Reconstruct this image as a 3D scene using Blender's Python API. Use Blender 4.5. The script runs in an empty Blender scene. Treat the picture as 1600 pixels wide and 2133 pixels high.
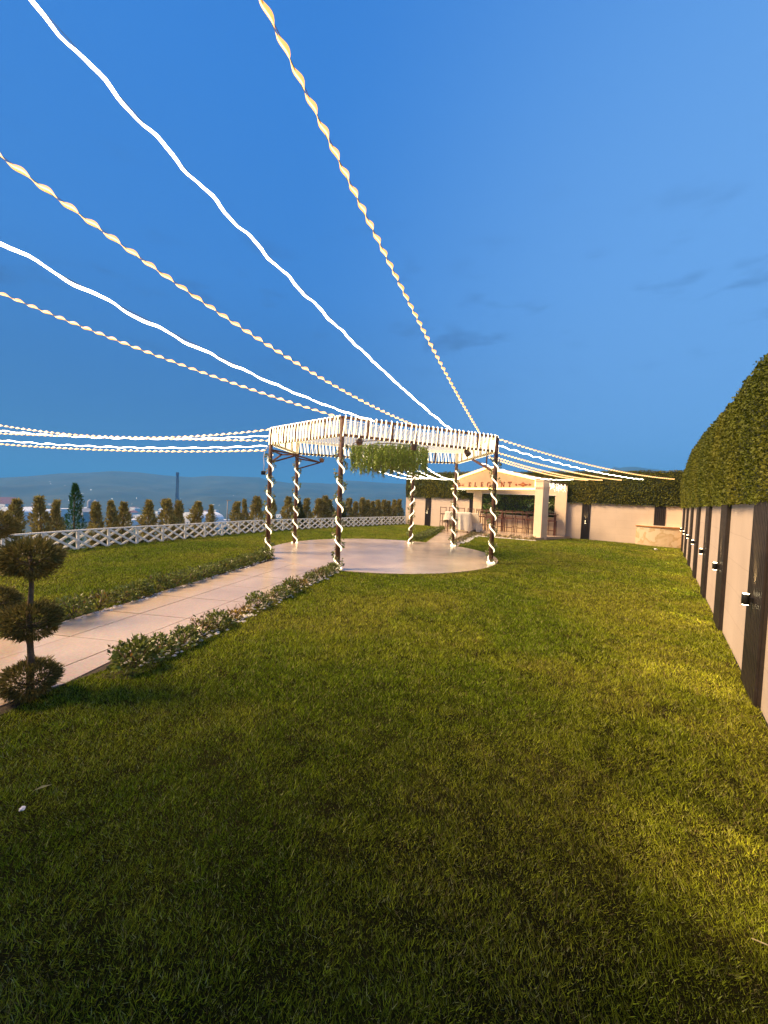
import bpy, bmesh, math, random
import numpy as np
from mathutils import Matrix, Vector, noise as mnoise

random.seed(7)
RNG = np.random.default_rng(7)
R = math.radians
PI = math.pi
scene = bpy.context.scene
COL = scene.collection

# ------------------------------------------------------------------ camera
cam_data = bpy.data.cameras.new('camera')
cam = bpy.data.objects.new('camera', cam_data)
COL.objects.link(cam)
scene.camera = cam
cam_data.sensor_fit = 'HORIZONTAL'
cam_data.sensor_width = 36.0
cam_data.lens = 18.0
cam_data.clip_start = 0.05
cam_data.clip_end = 20000
ROLL, PITCH = R(2.3238), R(2.1484)
_c, _s, _cp, _sp = math.cos(ROLL), math.sin(ROLL), math.cos(PITCH), math.sin(PITCH)
_r = (_c, _s * _sp, _s * _cp)
_f = (0.0, _cp, -_sp)
_u = (-_s, _c * _sp, _c * _cp)
cam.matrix_world = Matrix(((_r[0], _u[0], -_f[0], 0.0), (_r[1], _u[1], -_f[1], 0.0),
                           (_r[2], _u[2], -_f[2], 1.6), (0, 0, 0, 1)))

# ------------------------------------------------------------------ world and sun
scene.view_settings.view_transform = 'Standard'
scene.view_settings.look = 'None'
scene.view_settings.exposure = 0.95
scene.view_settings.gamma = 1.0
scene.view_settings.use_curve_mapping = False
SUN_EL, SUN_AZ = R(45), R(261)          # azimuth clockwise from +Y
world = bpy.data.worlds.new('World')
scene.world = world
world.use_nodes = True
wt = world.node_tree
wn, wl = wt.nodes, wt.links
bg = wn['Background']


def srgb(r, g, b):
    f = lambda v: (v / 255 / 12.92) if v / 255 <= 0.04045 else ((v / 255 + 0.055) / 1.055) ** 2.4
    return (f(r), f(g), f(b), 1.0)


sky = wn.new('ShaderNodeTexSky')
sky.sky_type = 'NISHITA'
sky.sun_disc = False
sky.sun_elevation = SUN_EL
sky.sun_rotation = SUN_AZ
sky.dust_density = 0.2
sky.ozone_density = 8.0
tc = wn.new('ShaderNodeTexCoord')
sep = wn.new('ShaderNodeSeparateXYZ')
wl.new(tc.outputs['Generated'], sep.inputs[0])
mr = wn.new('ShaderNodeMapRange')
mr.inputs['From Min'].default_value = -0.1
mr.inputs['From Max'].default_value = 1.0
wl.new(sep.outputs['Z'], mr.inputs['Value'])
ramp = wn.new('ShaderNodeValToRGB')
els = ramp.color_ramp.elements
els[0].position = 0.0
els[0].color = srgb(52, 84, 128)
els[1].position = 1.0
els[1].color = srgb(52, 122, 212)
for z, c in ((0.0, (84, 132, 184)), (0.10, (66, 118, 178)), (0.25, (64, 122, 190)), (0.45, (64, 132, 212)), (0.7, (58, 130, 216))):
    e = els.new((z + 0.1) / 1.1)
    e.color = srgb(*c)
wl.new(mr.outputs[0], ramp.inputs[0])
# the afterglow: the sky is paler towards the right
dot = wn.new('ShaderNodeVectorMath')
dot.operation = 'DOT_PRODUCT'
dot.inputs[1].default_value = (0.86, 0.50, 0.10)
wl.new(tc.outputs['Generated'], dot.inputs[0])
mg = wn.new('ShaderNodeMapRange')
mg.interpolation_type = 'SMOOTHSTEP'
mg.inputs['From Min'].default_value = 0.25
mg.inputs['From Max'].default_value = 1.05
mg.inputs['To Max'].default_value = 0.8
wl.new(dot.outputs['Value'], mg.inputs['Value'])
glow = wn.new('ShaderNodeMix')
glow.data_type = 'RGBA'
glow.inputs[7].default_value = srgb(122, 180, 246)
wl.new(mg.outputs[0], glow.inputs[0])
wl.new(ramp.outputs[0], glow.inputs[6])
# faint dark cloud wisps low in the sky
mp = wn.new('ShaderNodeMapping')
mp.inputs['Scale'].default_value = (3.2, 3.2, 11.0)
wl.new(tc.outputs['Generated'], mp.inputs[0])
cn = wn.new('ShaderNodeTexNoise')
cn.inputs['Scale'].default_value = 2.6
cn.inputs['Detail'].default_value = 7.0
wl.new(mp.outputs[0], cn.inputs['Vector'])
cm = wn.new('ShaderNodeMapRange')
cm.inputs['From Min'].default_value = 0.57
cm.inputs['From Max'].default_value = 0.72
wl.new(cn.outputs['Fac'], cm.inputs['Value'])
band = wn.new('ShaderNodeValToRGB')
be = band.color_ramp.elements
be[0].position, be[0].color = 0.22, (0, 0, 0, 1)
be[1].position, be[1].color = 0.62, (0, 0, 0, 1)
b2 = be.new(0.36)
b2.color = (1, 1, 1, 1)
wl.new(sep.outputs['Z'], band.inputs[0])
cmul = wn.new('ShaderNodeMath')
cmul.operation = 'MULTIPLY'
wl.new(cm.outputs[0], cmul.inputs[0])
wl.new(band.outputs[0], cmul.inputs[1])
csc = wn.new('ShaderNodeMath')
csc.operation = 'MULTIPLY'
csc.inputs[1].default_value = 0.42
wl.new(cmul.outputs[0], csc.inputs[0])
cloud = wn.new('ShaderNodeMix')
cloud.data_type = 'RGBA'
cloud.inputs[7].default_value = srgb(62, 92, 140)
wl.new(csc.outputs[0], cloud.inputs[0])
wl.new(glow.outputs[2], cloud.inputs[6])
# physical sky at 0.08 mixed in
sk = wn.new('ShaderNodeMix')
sk.data_type = 'RGBA'
sk.blend_type = 'MULTIPLY'
sk.inputs[0].default_value = 1.0
sk.inputs[7].default_value = (0.08, 0.08, 0.08, 1)
wl.new(sky.outputs[0], sk.inputs[6])
mixs = wn.new('ShaderNodeMix')
mixs.data_type = 'RGBA'
mixs.inputs[0].default_value = 0.94
wl.new(sk.outputs[2], mixs.inputs[6])
wl.new(cloud.outputs[2], mixs.inputs[7])
wl.new(mixs.outputs[2], bg.inputs['Color'])
bg.inputs['Strength'].default_value = 0.55

sun_data = bpy.data.lights.new('sun', 'SUN')
sun = bpy.data.objects.new('sun', sun_data)
COL.objects.link(sun)
sun_data.energy = 5.0
sun_data.color = (1.0, 0.70, 0.38)
sun_data.angle = R(20)
_d = Vector((math.sin(SUN_AZ) * math.cos(SUN_EL), math.cos(SUN_AZ) * math.cos(SUN_EL), math.sin(SUN_EL)))
sun.rotation_euler = (-_d).to_track_quat('-Z', 'Y').to_euler()

scene.render.engine = 'CYCLES'
scene.cycles.use_denoising = True
scene.cycles.max_bounces = 6
scene.cycles.transparent_max_bounces = 8
scene.cycles.volume_bounces = 0
scene.cycles.sample_clamp_indirect = 4.0

# ------------------------------------------------------------------ helpers: tags


def tag(o, label=None, cat=None, group=None, kind=None):
    if label:
        o['label'] = label
    if cat:
        o['category'] = cat
    if group:
        o['group'] = group
    if kind:
        o['kind'] = kind
    return o


def empty(name, loc=(0, 0, 0), rz=0.0, label=None, cat=None, group=None, kind=None):
    o = bpy.data.objects.new(name, None)
    o.empty_display_size = 0.2
    COL.objects.link(o)
    o.location = loc
    o.rotation_euler = (0, 0, rz)
    return tag(o, label, cat, group, kind)


def inst(name, mesh, parent, loc=(0, 0, 0), rot=(0, 0, 0), scale=(1, 1, 1)):
    o = bpy.data.objects.new(name, mesh)
    COL.objects.link(o)
    o.parent = parent
    o.location = loc
    o.rotation_euler = rot
    o.scale = scale
    return o


ORD = ['first', 'second', 'third', 'fourth', 'fifth', 'sixth', 'seventh', 'eighth', 'ninth', 'tenth', 'eleventh', 'twelfth',
       'thirteenth', 'fourteenth', 'fifteenth', 'sixteenth', 'seventeenth', 'eighteenth', 'nineteenth', 'twentieth']


def ordinal(i):
    if i < 20:
        return ORD[i]
    t = {2: 'twenty', 3: 'thirty', 4: 'forty'}[(i + 1) // 10]
    u = (i + 1) % 10
    return (t[:-1] + 'ieth') if u == 0 else t + '-' + ORD[u - 1]


# ------------------------------------------------------------------ helpers: mesh
class MB:
    def __init__(self):
        self.v, self.f, self.m, self.sm = [], [], [], []

    def add(self, vs, fs, mi=0, smooth=False):
        n = len(self.v)
        self.v.extend(tuple(p) for p in vs)
        for f in fs:
            self.f.append(tuple(i + n for i in f))
            self.m.append(mi)
            self.sm.append(smooth)
        return self

    def box(self, c, s, rz=0.0, mi=0, M=None, ch=0.0):
        hx, hy, hz = s[0] / 2, s[1] / 2, s[2] / 2
        if ch > 0:          # chamfered vertical edges and top rim
            pts = []
            ch = min(ch, hx * .9, hy * .9, hz * .9)
            ring = [(-hx + ch, -hy), (hx - ch, -hy), (hx, -hy + ch), (hx, hy - ch), (hx - ch, hy), (-hx + ch, hy), (-hx, hy - ch), (-hx, -hy + ch)]
            inner = [(-hx + ch, -hy + ch), (hx - ch, -hy + ch), (hx - ch, -hy + ch), (hx - ch, hy - ch), (hx - ch, hy - ch), (-hx + ch, hy - ch), (-hx + ch, hy - ch), (-hx + ch, -hy + ch)]
            vs = [(x, y, -hz) for x, y in ring] + [(x, y, hz - ch) for x, y in ring] + [(-hx + ch, -hy + ch, hz), (hx - ch, -hy + ch, hz), (hx - ch, hy - ch, hz), (-hx + ch, hy - ch, hz)]
            fs = [tuple(range(7, -1, -1))] + [(i, (i + 1) % 8, 8 + (i + 1) % 8, 8 + i) for i in range(8)]
            fs += [(16, 17, 18, 19), (8, 9, 17, 16), (10, 11, 18, 17), (12, 13, 19, 18), (14, 15, 16, 19), (9, 10, 17), (11, 12, 18), (13, 14, 19), (15, 8, 16)]
        else:
            vs = [(-hx, -hy, -hz), (hx, -hy, -hz), (hx, hy, -hz), (-hx, hy, -hz), (-hx, -hy, hz), (hx, -hy, hz), (hx, hy, hz), (-hx, hy, hz)]
            fs = [(0, 3, 2, 1), (4, 5, 6, 7), (0, 1, 5, 4), (1, 2, 6, 5), (2, 3, 7, 6), (3, 0, 4, 7)]
        T = Matrix.Translation(c) @ (M if M is not None else Matrix.Rotation(rz, 4, 'Z'))
        return self.add([T @ Vector(p) for p in vs], fs, mi)

    def bar(self, a, b, w, h=None, mi=0):
        a, b = Vector(a), Vector(b)
        d = b - a
        h = h or w
        z = d.normalized()
        up = Vector((0, 0, 1)) if abs(z.z) < 0.95 else Vector((0, 1, 0))
        x = up.cross(z).normalized()
        y = z.cross(x)
        M = Matrix((x, y, z)).transposed().to_4x4()
        return self.box((a + b) / 2, (w, h, d.length), M=M, mi=mi)

    def tube(self, pts, r, n=6, mi=0, cap=True, closed=False):
        pts = [Vector(p) for p in pts]
        N = len(pts)
        rs = r if hasattr(r, '__len__') else [r] * N
        vs, fs = [], []
        prev = None
        for i, p in enumerate(pts):
            if closed:
                t = pts[(i + 1) % N] - pts[i - 1]
            else:
                t = pts[min(i + 1, N - 1)] - pts[max(i - 1, 0)]
            t = t.normalized() if t.length > 1e-9 else Vector((0, 0, 1))
            if prev is None:
                up = Vector((0, 0, 1)) if abs(t.z) < 0.9 else Vector((1, 0, 0))
                x = up.cross(t).normalized()
            else:
                x = (prev - t * prev.dot(t))
                x = x.normalized() if x.length > 1e-6 else t.orthogonal().normalized()
            prev = x
            y = t.cross(x)
            for k in range(n):
                a = 2 * PI * k / n
                vs.append(p + (x * math.cos(a) + y * math.sin(a)) * rs[i])
        M = N if closed else N - 1
        for i in range(M):
            j = (i + 1) % N
            for k in range(n):
                k2 = (k + 1) % n
                fs.append((i * n + k, i * n + k2, j * n + k2, j * n + k))
        if cap and not closed:
            fs.append(tuple(range(n - 1, -1, -1)))
            fs.append(tuple((N - 1) * n + k for k in range(n)))
        return self.add(vs, fs, mi, True)

    def lathe(self, prof, n=16, c=(0, 0, 0), mi=0, M=None, smooth=True):
        vs, fs = [], []
        T = Matrix.Translation(c) @ (M if M is not None else Matrix.Identity(4))
        for r, z in prof:
            for k in range(n):
                a = 2 * PI * k / n
                vs.append(T @ Vector((r * math.cos(a), r * math.sin(a), z)))
        for i in range(len(prof) - 1):
            for k in range(n):
                k2 = (k + 1) % n
                fs.append((i * n + k, i * n + k2, (i + 1) * n + k2, (i + 1) * n + k))
        self.add(vs, fs, mi, smooth)
        self.add(vs[:n], [tuple(range(n - 1, -1, -1))], mi)
        self.add(vs[-n:], [tuple(range(n))], mi)
        return self

    def prism(self, poly, z0, z1, mi=0, M=None):
        n = len(poly)
        vs = [(x, y, z0) for x, y in poly] + [(x, y, z1) for x, y in poly]
        fs = [tuple(range(n - 1, -1, -1)), tuple(range(n, 2 * n))] + [(i, (i + 1) % n, n + (i + 1) % n, n + i) for i in range(n)]
        if M is not None:
            vs = [M @ Vector(p) for p in vs]
        return self.add(vs, fs, mi)

    def mesh(self, name, mats):
        me = bpy.data.meshes.new(name)
        me.from_pydata(self.v, [], self.f)
        mats = mats if isinstance(mats, (list, tuple)) else [mats]
        for m in mats:
            me.materials.append(m)
        me.polygons.foreach_set('material_index', self.m)
        me.polygons.foreach_set('use_smooth', self.sm)
        me.update()
        return me

    def build(self, name, mats, parent=None, loc=(0, 0, 0), rz=0.0):
        o = bpy.data.objects.new(name, self.mesh(name, mats))
        COL.objects.link(o)
        if parent:
            o.parent = parent
        o.location = loc
        o.rotation_euler = (0, 0, rz)
        return o


def np_mesh(name, V, F, mat, tint=None):
    """V (n,3); F (m,k) all of one size; tint (n,3) colours per vertex"""
    me = bpy.data.meshes.new(name)
    n, (m, k) = len(V), F.shape
    me.vertices.add(n)
    me.vertices.foreach_set('co', np.asarray(V, np.float32).ravel())
    me.loops.add(m * k)
    me.loops.foreach_set('vertex_index', np.asarray(F, np.int32).ravel())
    me.polygons.add(m)
    me.polygons.foreach_set('loop_start', np.arange(0, m * k, k, dtype=np.int32))
    me.polygons.foreach_set('loop_total', np.full(m, k, np.int32))
    if tint is not None:
        a = me.attributes.new('tint', 'FLOAT_COLOR', 'POINT')
        a.data.foreach_set('color', np.c_[tint, np.ones(n)].astype(np.float32).ravel())
    me.materials.append(mat)
    me.update(calc_edges=True)
    me.validate()
    return me


def link_mesh(name, me, parent=None):
    o = bpy.data.objects.new(name, me)
    COL.objects.link(o)
    if parent:
        o.parent = parent
    return o


def unit(a):
    return a / np.maximum(np.linalg.norm(a, axis=1, keepdims=True), 1e-9)


def leaf_quads(P, Dir, L, W, rng, bend=0.25):
    """rhombic leaves from P along Dir; returns V, F"""
    n = len(P)
    L = np.broadcast_to(L, n)[:, None]
    W = np.broadcast_to(W, n)[:, None]
    Dir = unit(Dir)
    side = unit(np.cross(Dir, unit(rng.normal(size=(n, 3)))))
    nor = np.cross(side, Dir)
    mid = P + Dir * L * 0.5
    V = np.stack([P, mid + side * W * .5 + nor * W * bend, P + Dir * L, mid - side * W * .5 + nor * W * bend], 1).reshape(-1, 3)
    F = np.arange(4 * n).reshape(n, 4)
    return V, F


def vnoise(P, scale, seed=0):
    """smooth value noise on 2-D points (n,2) -> (n,) in 0..1"""
    rng = np.random.default_rng(seed + 100)
    G = rng.random((256, 256))
    q = P * scale
    i = np.floor(q).astype(int)
    f = q - i
    f = f * f * (3 - 2 * f)
    a = G[i[:, 0] % 256, i[:, 1] % 256]
    b = G[(i[:, 0] + 1) % 256, i[:, 1] % 256]
    c = G[i[:, 0] % 256, (i[:, 1] + 1) % 256]
    d = G[(i[:, 0] + 1) % 256, (i[:, 1] + 1) % 256]
    return (a * (1 - f[:, 0]) + b * f[:, 0]) * (1 - f[:, 1]) + (c * (1 - f[:, 0]) + d * f[:, 0]) * f[:, 1]


def inside(P, poly):
    x, y = P[:, 0], P[:, 1]
    r = np.zeros(len(P), bool)
    n = len(poly)
    for i in range(n):
        x1, y1 = poly[i]
        x2, y2 = poly[(i + 1) % n]
        c = (y1 > y) != (y2 > y)
        xi = (x2 - x1) * (y - y1) / (y2 - y1 + 1e-12) + x1
        r ^= c & (x < xi)
    return r


# ------------------------------------------------------------------ materials
def mat(name, col, rough=0.8, var=0.0, scale=8.0, bump=0.0, bscale=60.0, spec=0.5, metal=0.0, col2=None, detail=6.0, coord='Object'):
    m = bpy.data.materials.new(name)
    m.use_nodes = True
    nt = m.node_tree
    n, l = nt.nodes, nt.links
    p = n['Principled BSDF']
    p.inputs['Roughness'].default_value = rough
    p.inputs['Specular IOR Level'].default_value = spec
    p.inputs['Metallic'].default_value = metal
    p.inputs['Base Color'].default_value = (*col, 1)
    t = n.new('ShaderNodeTexCoord')
    if var > 0 or col2:
        nz = n.new('ShaderNodeTexNoise')
        nz.inputs['Scale'].default_value = scale
        nz.inputs['Detail'].default_value = detail
        l.new(t.outputs[coord], nz.inputs['Vector'])
        cr = n.new('ShaderNodeValToRGB')
        cr.color_ramp.elements[0].position = 0.3
        cr.color_ramp.elements[1].position = 0.7
        c2 = col2 or tuple(min(1, c * (1 + var)) for c in col)
        c1 = col if col2 else tuple(c * (1 - var) for c in col)
        cr.color_ramp.elements[0].color = (*c1, 1)
        cr.color_ramp.elements[1].color = (*c2, 1)
        l.new(nz.outputs['Fac'], cr.inputs[0])
        l.new(cr.outputs[0], p.inputs['Base Color'])
    if bump > 0:
        nb = n.new('ShaderNodeTexNoise')
        nb.inputs['Scale'].default_value = bscale
        nb.inputs['Detail'].default_value = 5
        l.new(t.outputs[coord], nb.inputs['Vector'])
        bp = n.new('ShaderNodeBump')
        bp.inputs['Strength'].default_value = bump
        bp.inputs['Distance'].default_value = 0.02
        l.new(nb.outputs['Fac'], bp.inputs['Height'])
        l.new(bp.outputs[0], p.inputs['Normal'])
    return m


def leaf_mat(name, trans=0.3, rough=0.5, spec=0.3):
    """leaf whose colour comes from the mesh's per-leaf tint"""
    m = bpy.data.materials.new(name)
    m.use_nodes = True
    nt = m.node_tree
    n, l = nt.nodes, nt.links
    p = n['Principled BSDF']
    p.inputs['Roughness'].default_value = rough
    p.inputs['Specular IOR Level'].default_value = spec
    a = n.new('ShaderNodeAttribute')
    a.attribute_name = 'tint'
    l.new(a.outputs['Color'], p.inputs['Base Color'])
    tr = n.new('ShaderNodeBsdfTranslucent')
    l.new(a.outputs['Color'], tr.inputs['Color'])
    mx = n.new('ShaderNodeMixShader')
    mx.inputs[0].default_value = trans
    l.new(p.outputs[0], mx.inputs[1])
    l.new(tr.outputs[0], mx.inputs[2])
    l.new(mx.outputs[0], n['Material Output'].inputs[0])
    return m


def glow_mat(name, col, strength):
    m = bpy.data.materials.new(name)
    m.use_nodes = True
    p = m.node_tree.nodes['Principled BSDF']
    p.inputs['Base Color'].default_value = (0.8, 0.8, 0.75, 1)
    p.inputs['Emission Color'].default_value = (*col, 1)
    p.inputs['Emission Strength'].default_value = strength
    return m


M_GRASS = leaf_mat('grass_blade', 0.3, 0.7, 0.05)
M_LEAF = leaf_mat('shrub_leaf', 0.25, 0.35, 0.5)
M_NEEDLE = leaf_mat('conifer_needle', 0.2, 0.6, 0.2)
M_TURF = leaf_mat('hedge_leaf', 0.2, 0.55, 0.2)
M_LAWN = mat('lawn_thatch', (0.010, 0.010, 0.003), 0.95, scale=1.4, col2=(0.030, 0.026, 0.007), bump=0.6, bscale=140, spec=0.02)
M_SOIL = mat('dark_soil', (0.05, 0.035, 0.022), 0.95, 0.4, 30, 0.6, 60)
M_TERRAIN = mat('plain_and_hills', (0.016, 0.034, 0.026), 0.95, scale=0.009, col2=(0.055, 0.075, 0.045), detail=9)
M_WOOD = mat('dark_brown_timber', (0.105, 0.040, 0.018), 0.6, 0.4, 14, 0.3, 50)
M_BARK = mat('bark', (0.17, 0.115, 0.07), 0.9, 0.4, 25, 0.6, 60)
M_BLACK = mat('black_cladding', (0.020, 0.014, 0.012), 0.5, 0.4, 20, 0.15, 80)
M_BLACKMETAL = mat('black_metal', (0.012, 0.011, 0.011), 0.35, 0.3, 30)
M_WHITE = mat('white_painted_wood', (0.88, 0.85, 0.80), 0.55, 0.06, 12, 0.12, 60)
M_PEACH = mat('peach_plaster', (0.76, 0.58, 0.40), 0.85, 0.05, 3, 0.25, 70)
M_CLOTH = mat('ivory_cloth', (0.72, 0.64, 0.50), 0.9, 0.05, 6, 0.2, 120)
M_STONE = mat('white_pebble', (0.62, 0.57, 0.50), 0.8, 0.2, 30, 0.2, 50)
M_STEEL = mat('brown_steel', (0.095, 0.028, 0.016), 0.45, 0.3, 20)
M_TABLETOP = mat('weathered_board', (0.20, 0.13, 0.085), 0.6, 0.3, 10, 0.2, 40)
M_RED = mat('dark_red_lettering', (0.30, 0.055, 0.02), 0.6, 0.15, 10)
M_GOLD = mat('ornament_ochre', (0.42, 0.17, 0.035), 0.55, 0.2, 10)
M_WIRE = mat('dark_wire', (0.03, 0.022, 0.016), 0.6, 0.2, 10)
M_BRASS = mat('golden_wire', (0.42, 0.27, 0.07), 0.5, 0.2, 10)
M_PAPER = mat('white_paper', (0.78, 0.72, 0.66), 0.8, 0.08, 20)
M_GREY = mat('grey_concrete', (0.33, 0.33, 0.33), 0.9, 0.2, 0.3)
M_ROOFWHITE = mat('white_sheet_roof', (0.75, 0.77, 0.78), 0.6, 0.08, 0.2)
M_WALLWHITE = mat('pale_rendered_wall', (0.78, 0.79, 0.80), 0.85, 0.12, 0.3)
M_ROOFRED = mat('red_brown_roof', (0.26, 0.10, 0.075), 0.85, 0.2, 0.4)
M_DARKGLASS = mat('dark_window_glass', (0.03, 0.035, 0.045), 0.15, 0.2, 0.5)
M_STEELBLUE = mat('blue_grey_steel', (0.08, 0.12, 0.19), 0.5, 0.2, 0.4)
M_SPOT = mat('bronze_lamp_can', (0.16, 0.085, 0.045), 0.45, 0.3, 30)
M_LENS = mat('lamp_glass', (0.22, 0.15, 0.10), 0.15, 0.1, 30)

M_WARM = glow_mat('warm_led_strip', (1.0, 0.64, 0.21), 2.3)
M_AMBER = glow_mat('amber_glow_edge', (1.0, 0.40, 0.06), 0.9)  # halo of the lit strip, put into the colour of its edges
M_COOL = glow_mat('white_led_strip', (1.0, 0.88, 0.64), 6.0)
M_ROPE = glow_mat('warm_rope_light', (1.0, 0.76, 0.40), 2.4)
M_CEIL = glow_mat('ceiling_rope_light', (1.0, 0.74, 0.36), 0.26)
M_SPIRAL = glow_mat('post_rope_light', (1.0, 0.80, 0.46), 1.3)
M_RETURN = glow_mat('rope_light_back', (1.0, 0.74, 0.26), 0.7)
M_TRIM = glow_mat('yellow_rope_light', (1.0, 0.76, 0.15), 2.4)
M_OCHRE = mat('ochre_plaster', (0.50, 0.33, 0.19), 0.85, 0.06, 3, 0.25, 70)
M_FAIRY = glow_mat('fairy_bulb', (1.0, 0.88, 0.62), 10.0)
M_LAMP = glow_mat('lamp_lens_lit', (1.0, 0.78, 0.42), 14.0)
M_TOWN = glow_mat('town_lamp', (1.0, 0.95, 0.85), 6.0)


def concrete_mat():
    m = bpy.data.materials.new('stamped_concrete')
    m.use_nodes = True
    n, l = m.node_tree.nodes, m.node_tree.links
    p = n['Principled BSDF']
    t = n.new('ShaderNodeTexCoord')
    geo = n.new('ShaderNodeNewGeometry')
    a = n.new('ShaderNodeTexNoise')
    a.inputs['Scale'].default_value = 0.9
    a.inputs['Detail'].default_value = 8
    l.new(geo.outputs['Position'], a.inputs['Vector'])
    cr = n.new('ShaderNodeValToRGB')
    cr.color_ramp.elements[0].position = 0.32
    cr.color_ramp.elements[1].position = 0.68
    cr.color_ramp.elements[0].color = (0.40, 0.298, 0.215, 1)
    cr.color_ramp.elements[1].color = (0.555, 0.42, 0.305, 1)
    l.new(a.outputs['Fac'], cr.inputs[0])
    b = n.new('ShaderNodeTexNoise')
    b.inputs['Scale'].default_value = 45
    b.inputs['Detail'].default_value = 6
    l.new(geo.outputs['Position'], b.inputs['Vector'])
    mx = n.new('ShaderNodeMix')
    mx.data_type = 'RGBA'
    mx.blend_type = 'OVERLAY'
    mx.inputs[0].default_value = 0.35
    l.new(cr.outputs[0], mx.inputs[6])
    l.new(b.outputs['Color'], mx.inputs[7])
    hs = n.new('ShaderNodeHueSaturation')
    hs.inputs['Saturation'].default_value = 1.0
    l.new(mx.outputs[2], hs.inputs['Color'])
    l.new(hs.outputs[0], p.inputs['Base Color'])
    rr = n.new('ShaderNodeMapRange')
    rr.inputs['To Min'].default_value = 0.12
    rr.inputs['To Max'].default_value = 0.28
    l.new(a.outputs['Fac'], rr.inputs['Value'])
    l.new(rr.outputs[0], p.inputs['Roughness'])
    bp = n.new('ShaderNodeBump')
    bp.inputs['Strength'].default_value = 0.30
    bp.inputs['Distance'].default_value = 0.010
    c = n.new('ShaderNodeTexNoise')
    c.inputs['Scale'].default_value = 11
    c.inputs['Detail'].default_value = 4
    l.new(geo.outputs['Position'], c.inputs['Vector'])
    l.new(c.outputs['Fac'], bp.inputs['Height'])
    l.new(bp.outputs[0], p.inputs['Normal'])
    return m


def plaster_mat():
    """peach plaster wall with hairline joints showing through"""
    m = bpy.data.materials.new('painted_block_wall')
    m.use_nodes = True
    n, l = m.node_tree.nodes, m.node_tree.links
    p = n['Principled BSDF']
    p.inputs['Roughness'].default_value = 0.85
    t = n.new('ShaderNodeTexCoord')
    mp = n.new('ShaderNodeMapping')
    mp.inputs['Rotation'].default_value = (R(90), 0, 0)
    l.new(t.outputs['Object'], mp.inputs[0])
    w = n.new('ShaderNodeTexNoise')
    w.inputs['Scale'].default_value = 1.3
    w.inputs['Detail'].default_value = 5
    l.new(t.outputs['Object'], w.inputs['Vector'])
    add = n.new('ShaderNodeMix')
    add.data_type = 'VECTOR'
    add.inputs[0].default_value = 0.05
    l.new(mp.outputs[0], add.inputs[4])
    l.new(w.outputs['Color'], add.inputs[5])
    br = n.new('ShaderNodeTexBrick')
    br.inputs['Scale'].default_value = 1.0
    br.inputs['Brick Width'].default_value = 1.15
    br.inputs['Row Height'].default_value = 0.31
    br.inputs['Mortar Size'].default_value = 0.0035
    br.inputs['Color1'].default_value = (1, 1, 1, 1)
    br.inputs['Color2'].default_value = (0.97, 0.965, 0.96, 1)
    br.inputs['Mortar'].default_value = (0.80, 0.76, 0.73, 1)
    l.new(add.outputs[1], br.inputs['Vector'])
    cr = n.new('ShaderNodeValToRGB')
    cr.color_ramp.elements[0].position = 0.3
    cr.color_ramp.elements[1].position = 0.75
    cr.color_ramp.elements[0].color = (0.60, 0.47, 0.36, 1)
    cr.color_ramp.elements[1].color = (0.70, 0.555, 0.43, 1)
    l.new(w.outputs['Fac'], cr.inputs[0])
    mx = n.new('ShaderNodeMix')
    mx.data_type = 'RGBA'
    mx.blend_type = 'MULTIPLY'
    mx.inputs[0].default_value = 0.8
    l.new(cr.outputs[0], mx.inputs[6])
    l.new(br.outputs['Color'], mx.inputs[7])
    l.new(mx.outputs[2], p.inputs['Base Color'])
    f = n.new('ShaderNodeTexNoise')
    f.inputs['Scale'].default_value = 60
    f.inputs['Detail'].default_value = 6
    l.new(t.outputs['Object'], f.inputs['Vector'])
    bp = n.new('ShaderNodeBump')
    bp.inputs['Strength'].default_value = 0.3
    bp.inputs['Distance'].default_value = 0.01
    l.new(f.outputs['Fac'], bp.inputs['Height'])
    l.new(bp.outputs[0], p.inputs['Normal'])
    return m


def marble_mat():
    m = bpy.data.materials.new('veined_cream_marble')
    m.use_nodes = True
    n, l = m.node_tree.nodes, m.node_tree.links
    p = n['Principled BSDF']
    p.inputs['Roughness'].default_value = 0.3
    t = n.new('ShaderNodeTexCoord')
    nz = n.new('ShaderNodeTexNoise')
    nz.inputs['Scale'].default_value = 2.2
    nz.inputs['Detail'].default_value = 10
    nz.inputs['Distortion'].default_value = 0.8
    l.new(t.outputs['Object'], nz.inputs['Vector'])
    cr = n.new('ShaderNodeValToRGB')
    e = cr.color_ramp.elements
    e[0].position, e[0].color = 0.38, (0.62, 0.47, 0.30, 1)
    e[1].position, e[1].color = 0.62, (0.66, 0.53, 0.36, 1)
    v = e.new(0.49)
    v.color = (0.50, 0.36, 0.19, 1)
    v = e.new(0.52)
    v.color = (0.66, 0.52, 0.35, 1)
    l.new(nz.outputs['Fac'], cr.inputs[0])
    l.new(cr.outputs[0], p.inputs['Base Color'])
    return m


M_CONC = concrete_mat()
M_WALL = plaster_mat()
M_MARBLE = marble_mat()

# ------------------------------------------------------------------ site layout (metres; eye at the origin, 1.6 up)
C = np.array([12.51, 16.09])                 # corner of the two walls
E1 = np.array([-0.585, -0.811])              # along the right wall, towards the viewer
E2 = np.array([-0.811, 0.585])               # along the back wall, to the left
RZ1 = math.atan2(E1[1], E1[0])
RZ2 = math.atan2(E2[1], E2[0])


def wp(a, b, z=0.0):
    """a metres along the right wall from the corner, b metres out along the back wall"""
    p = C + E1 * a + E2 * b
    return (p[0], p[1], z)


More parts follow.
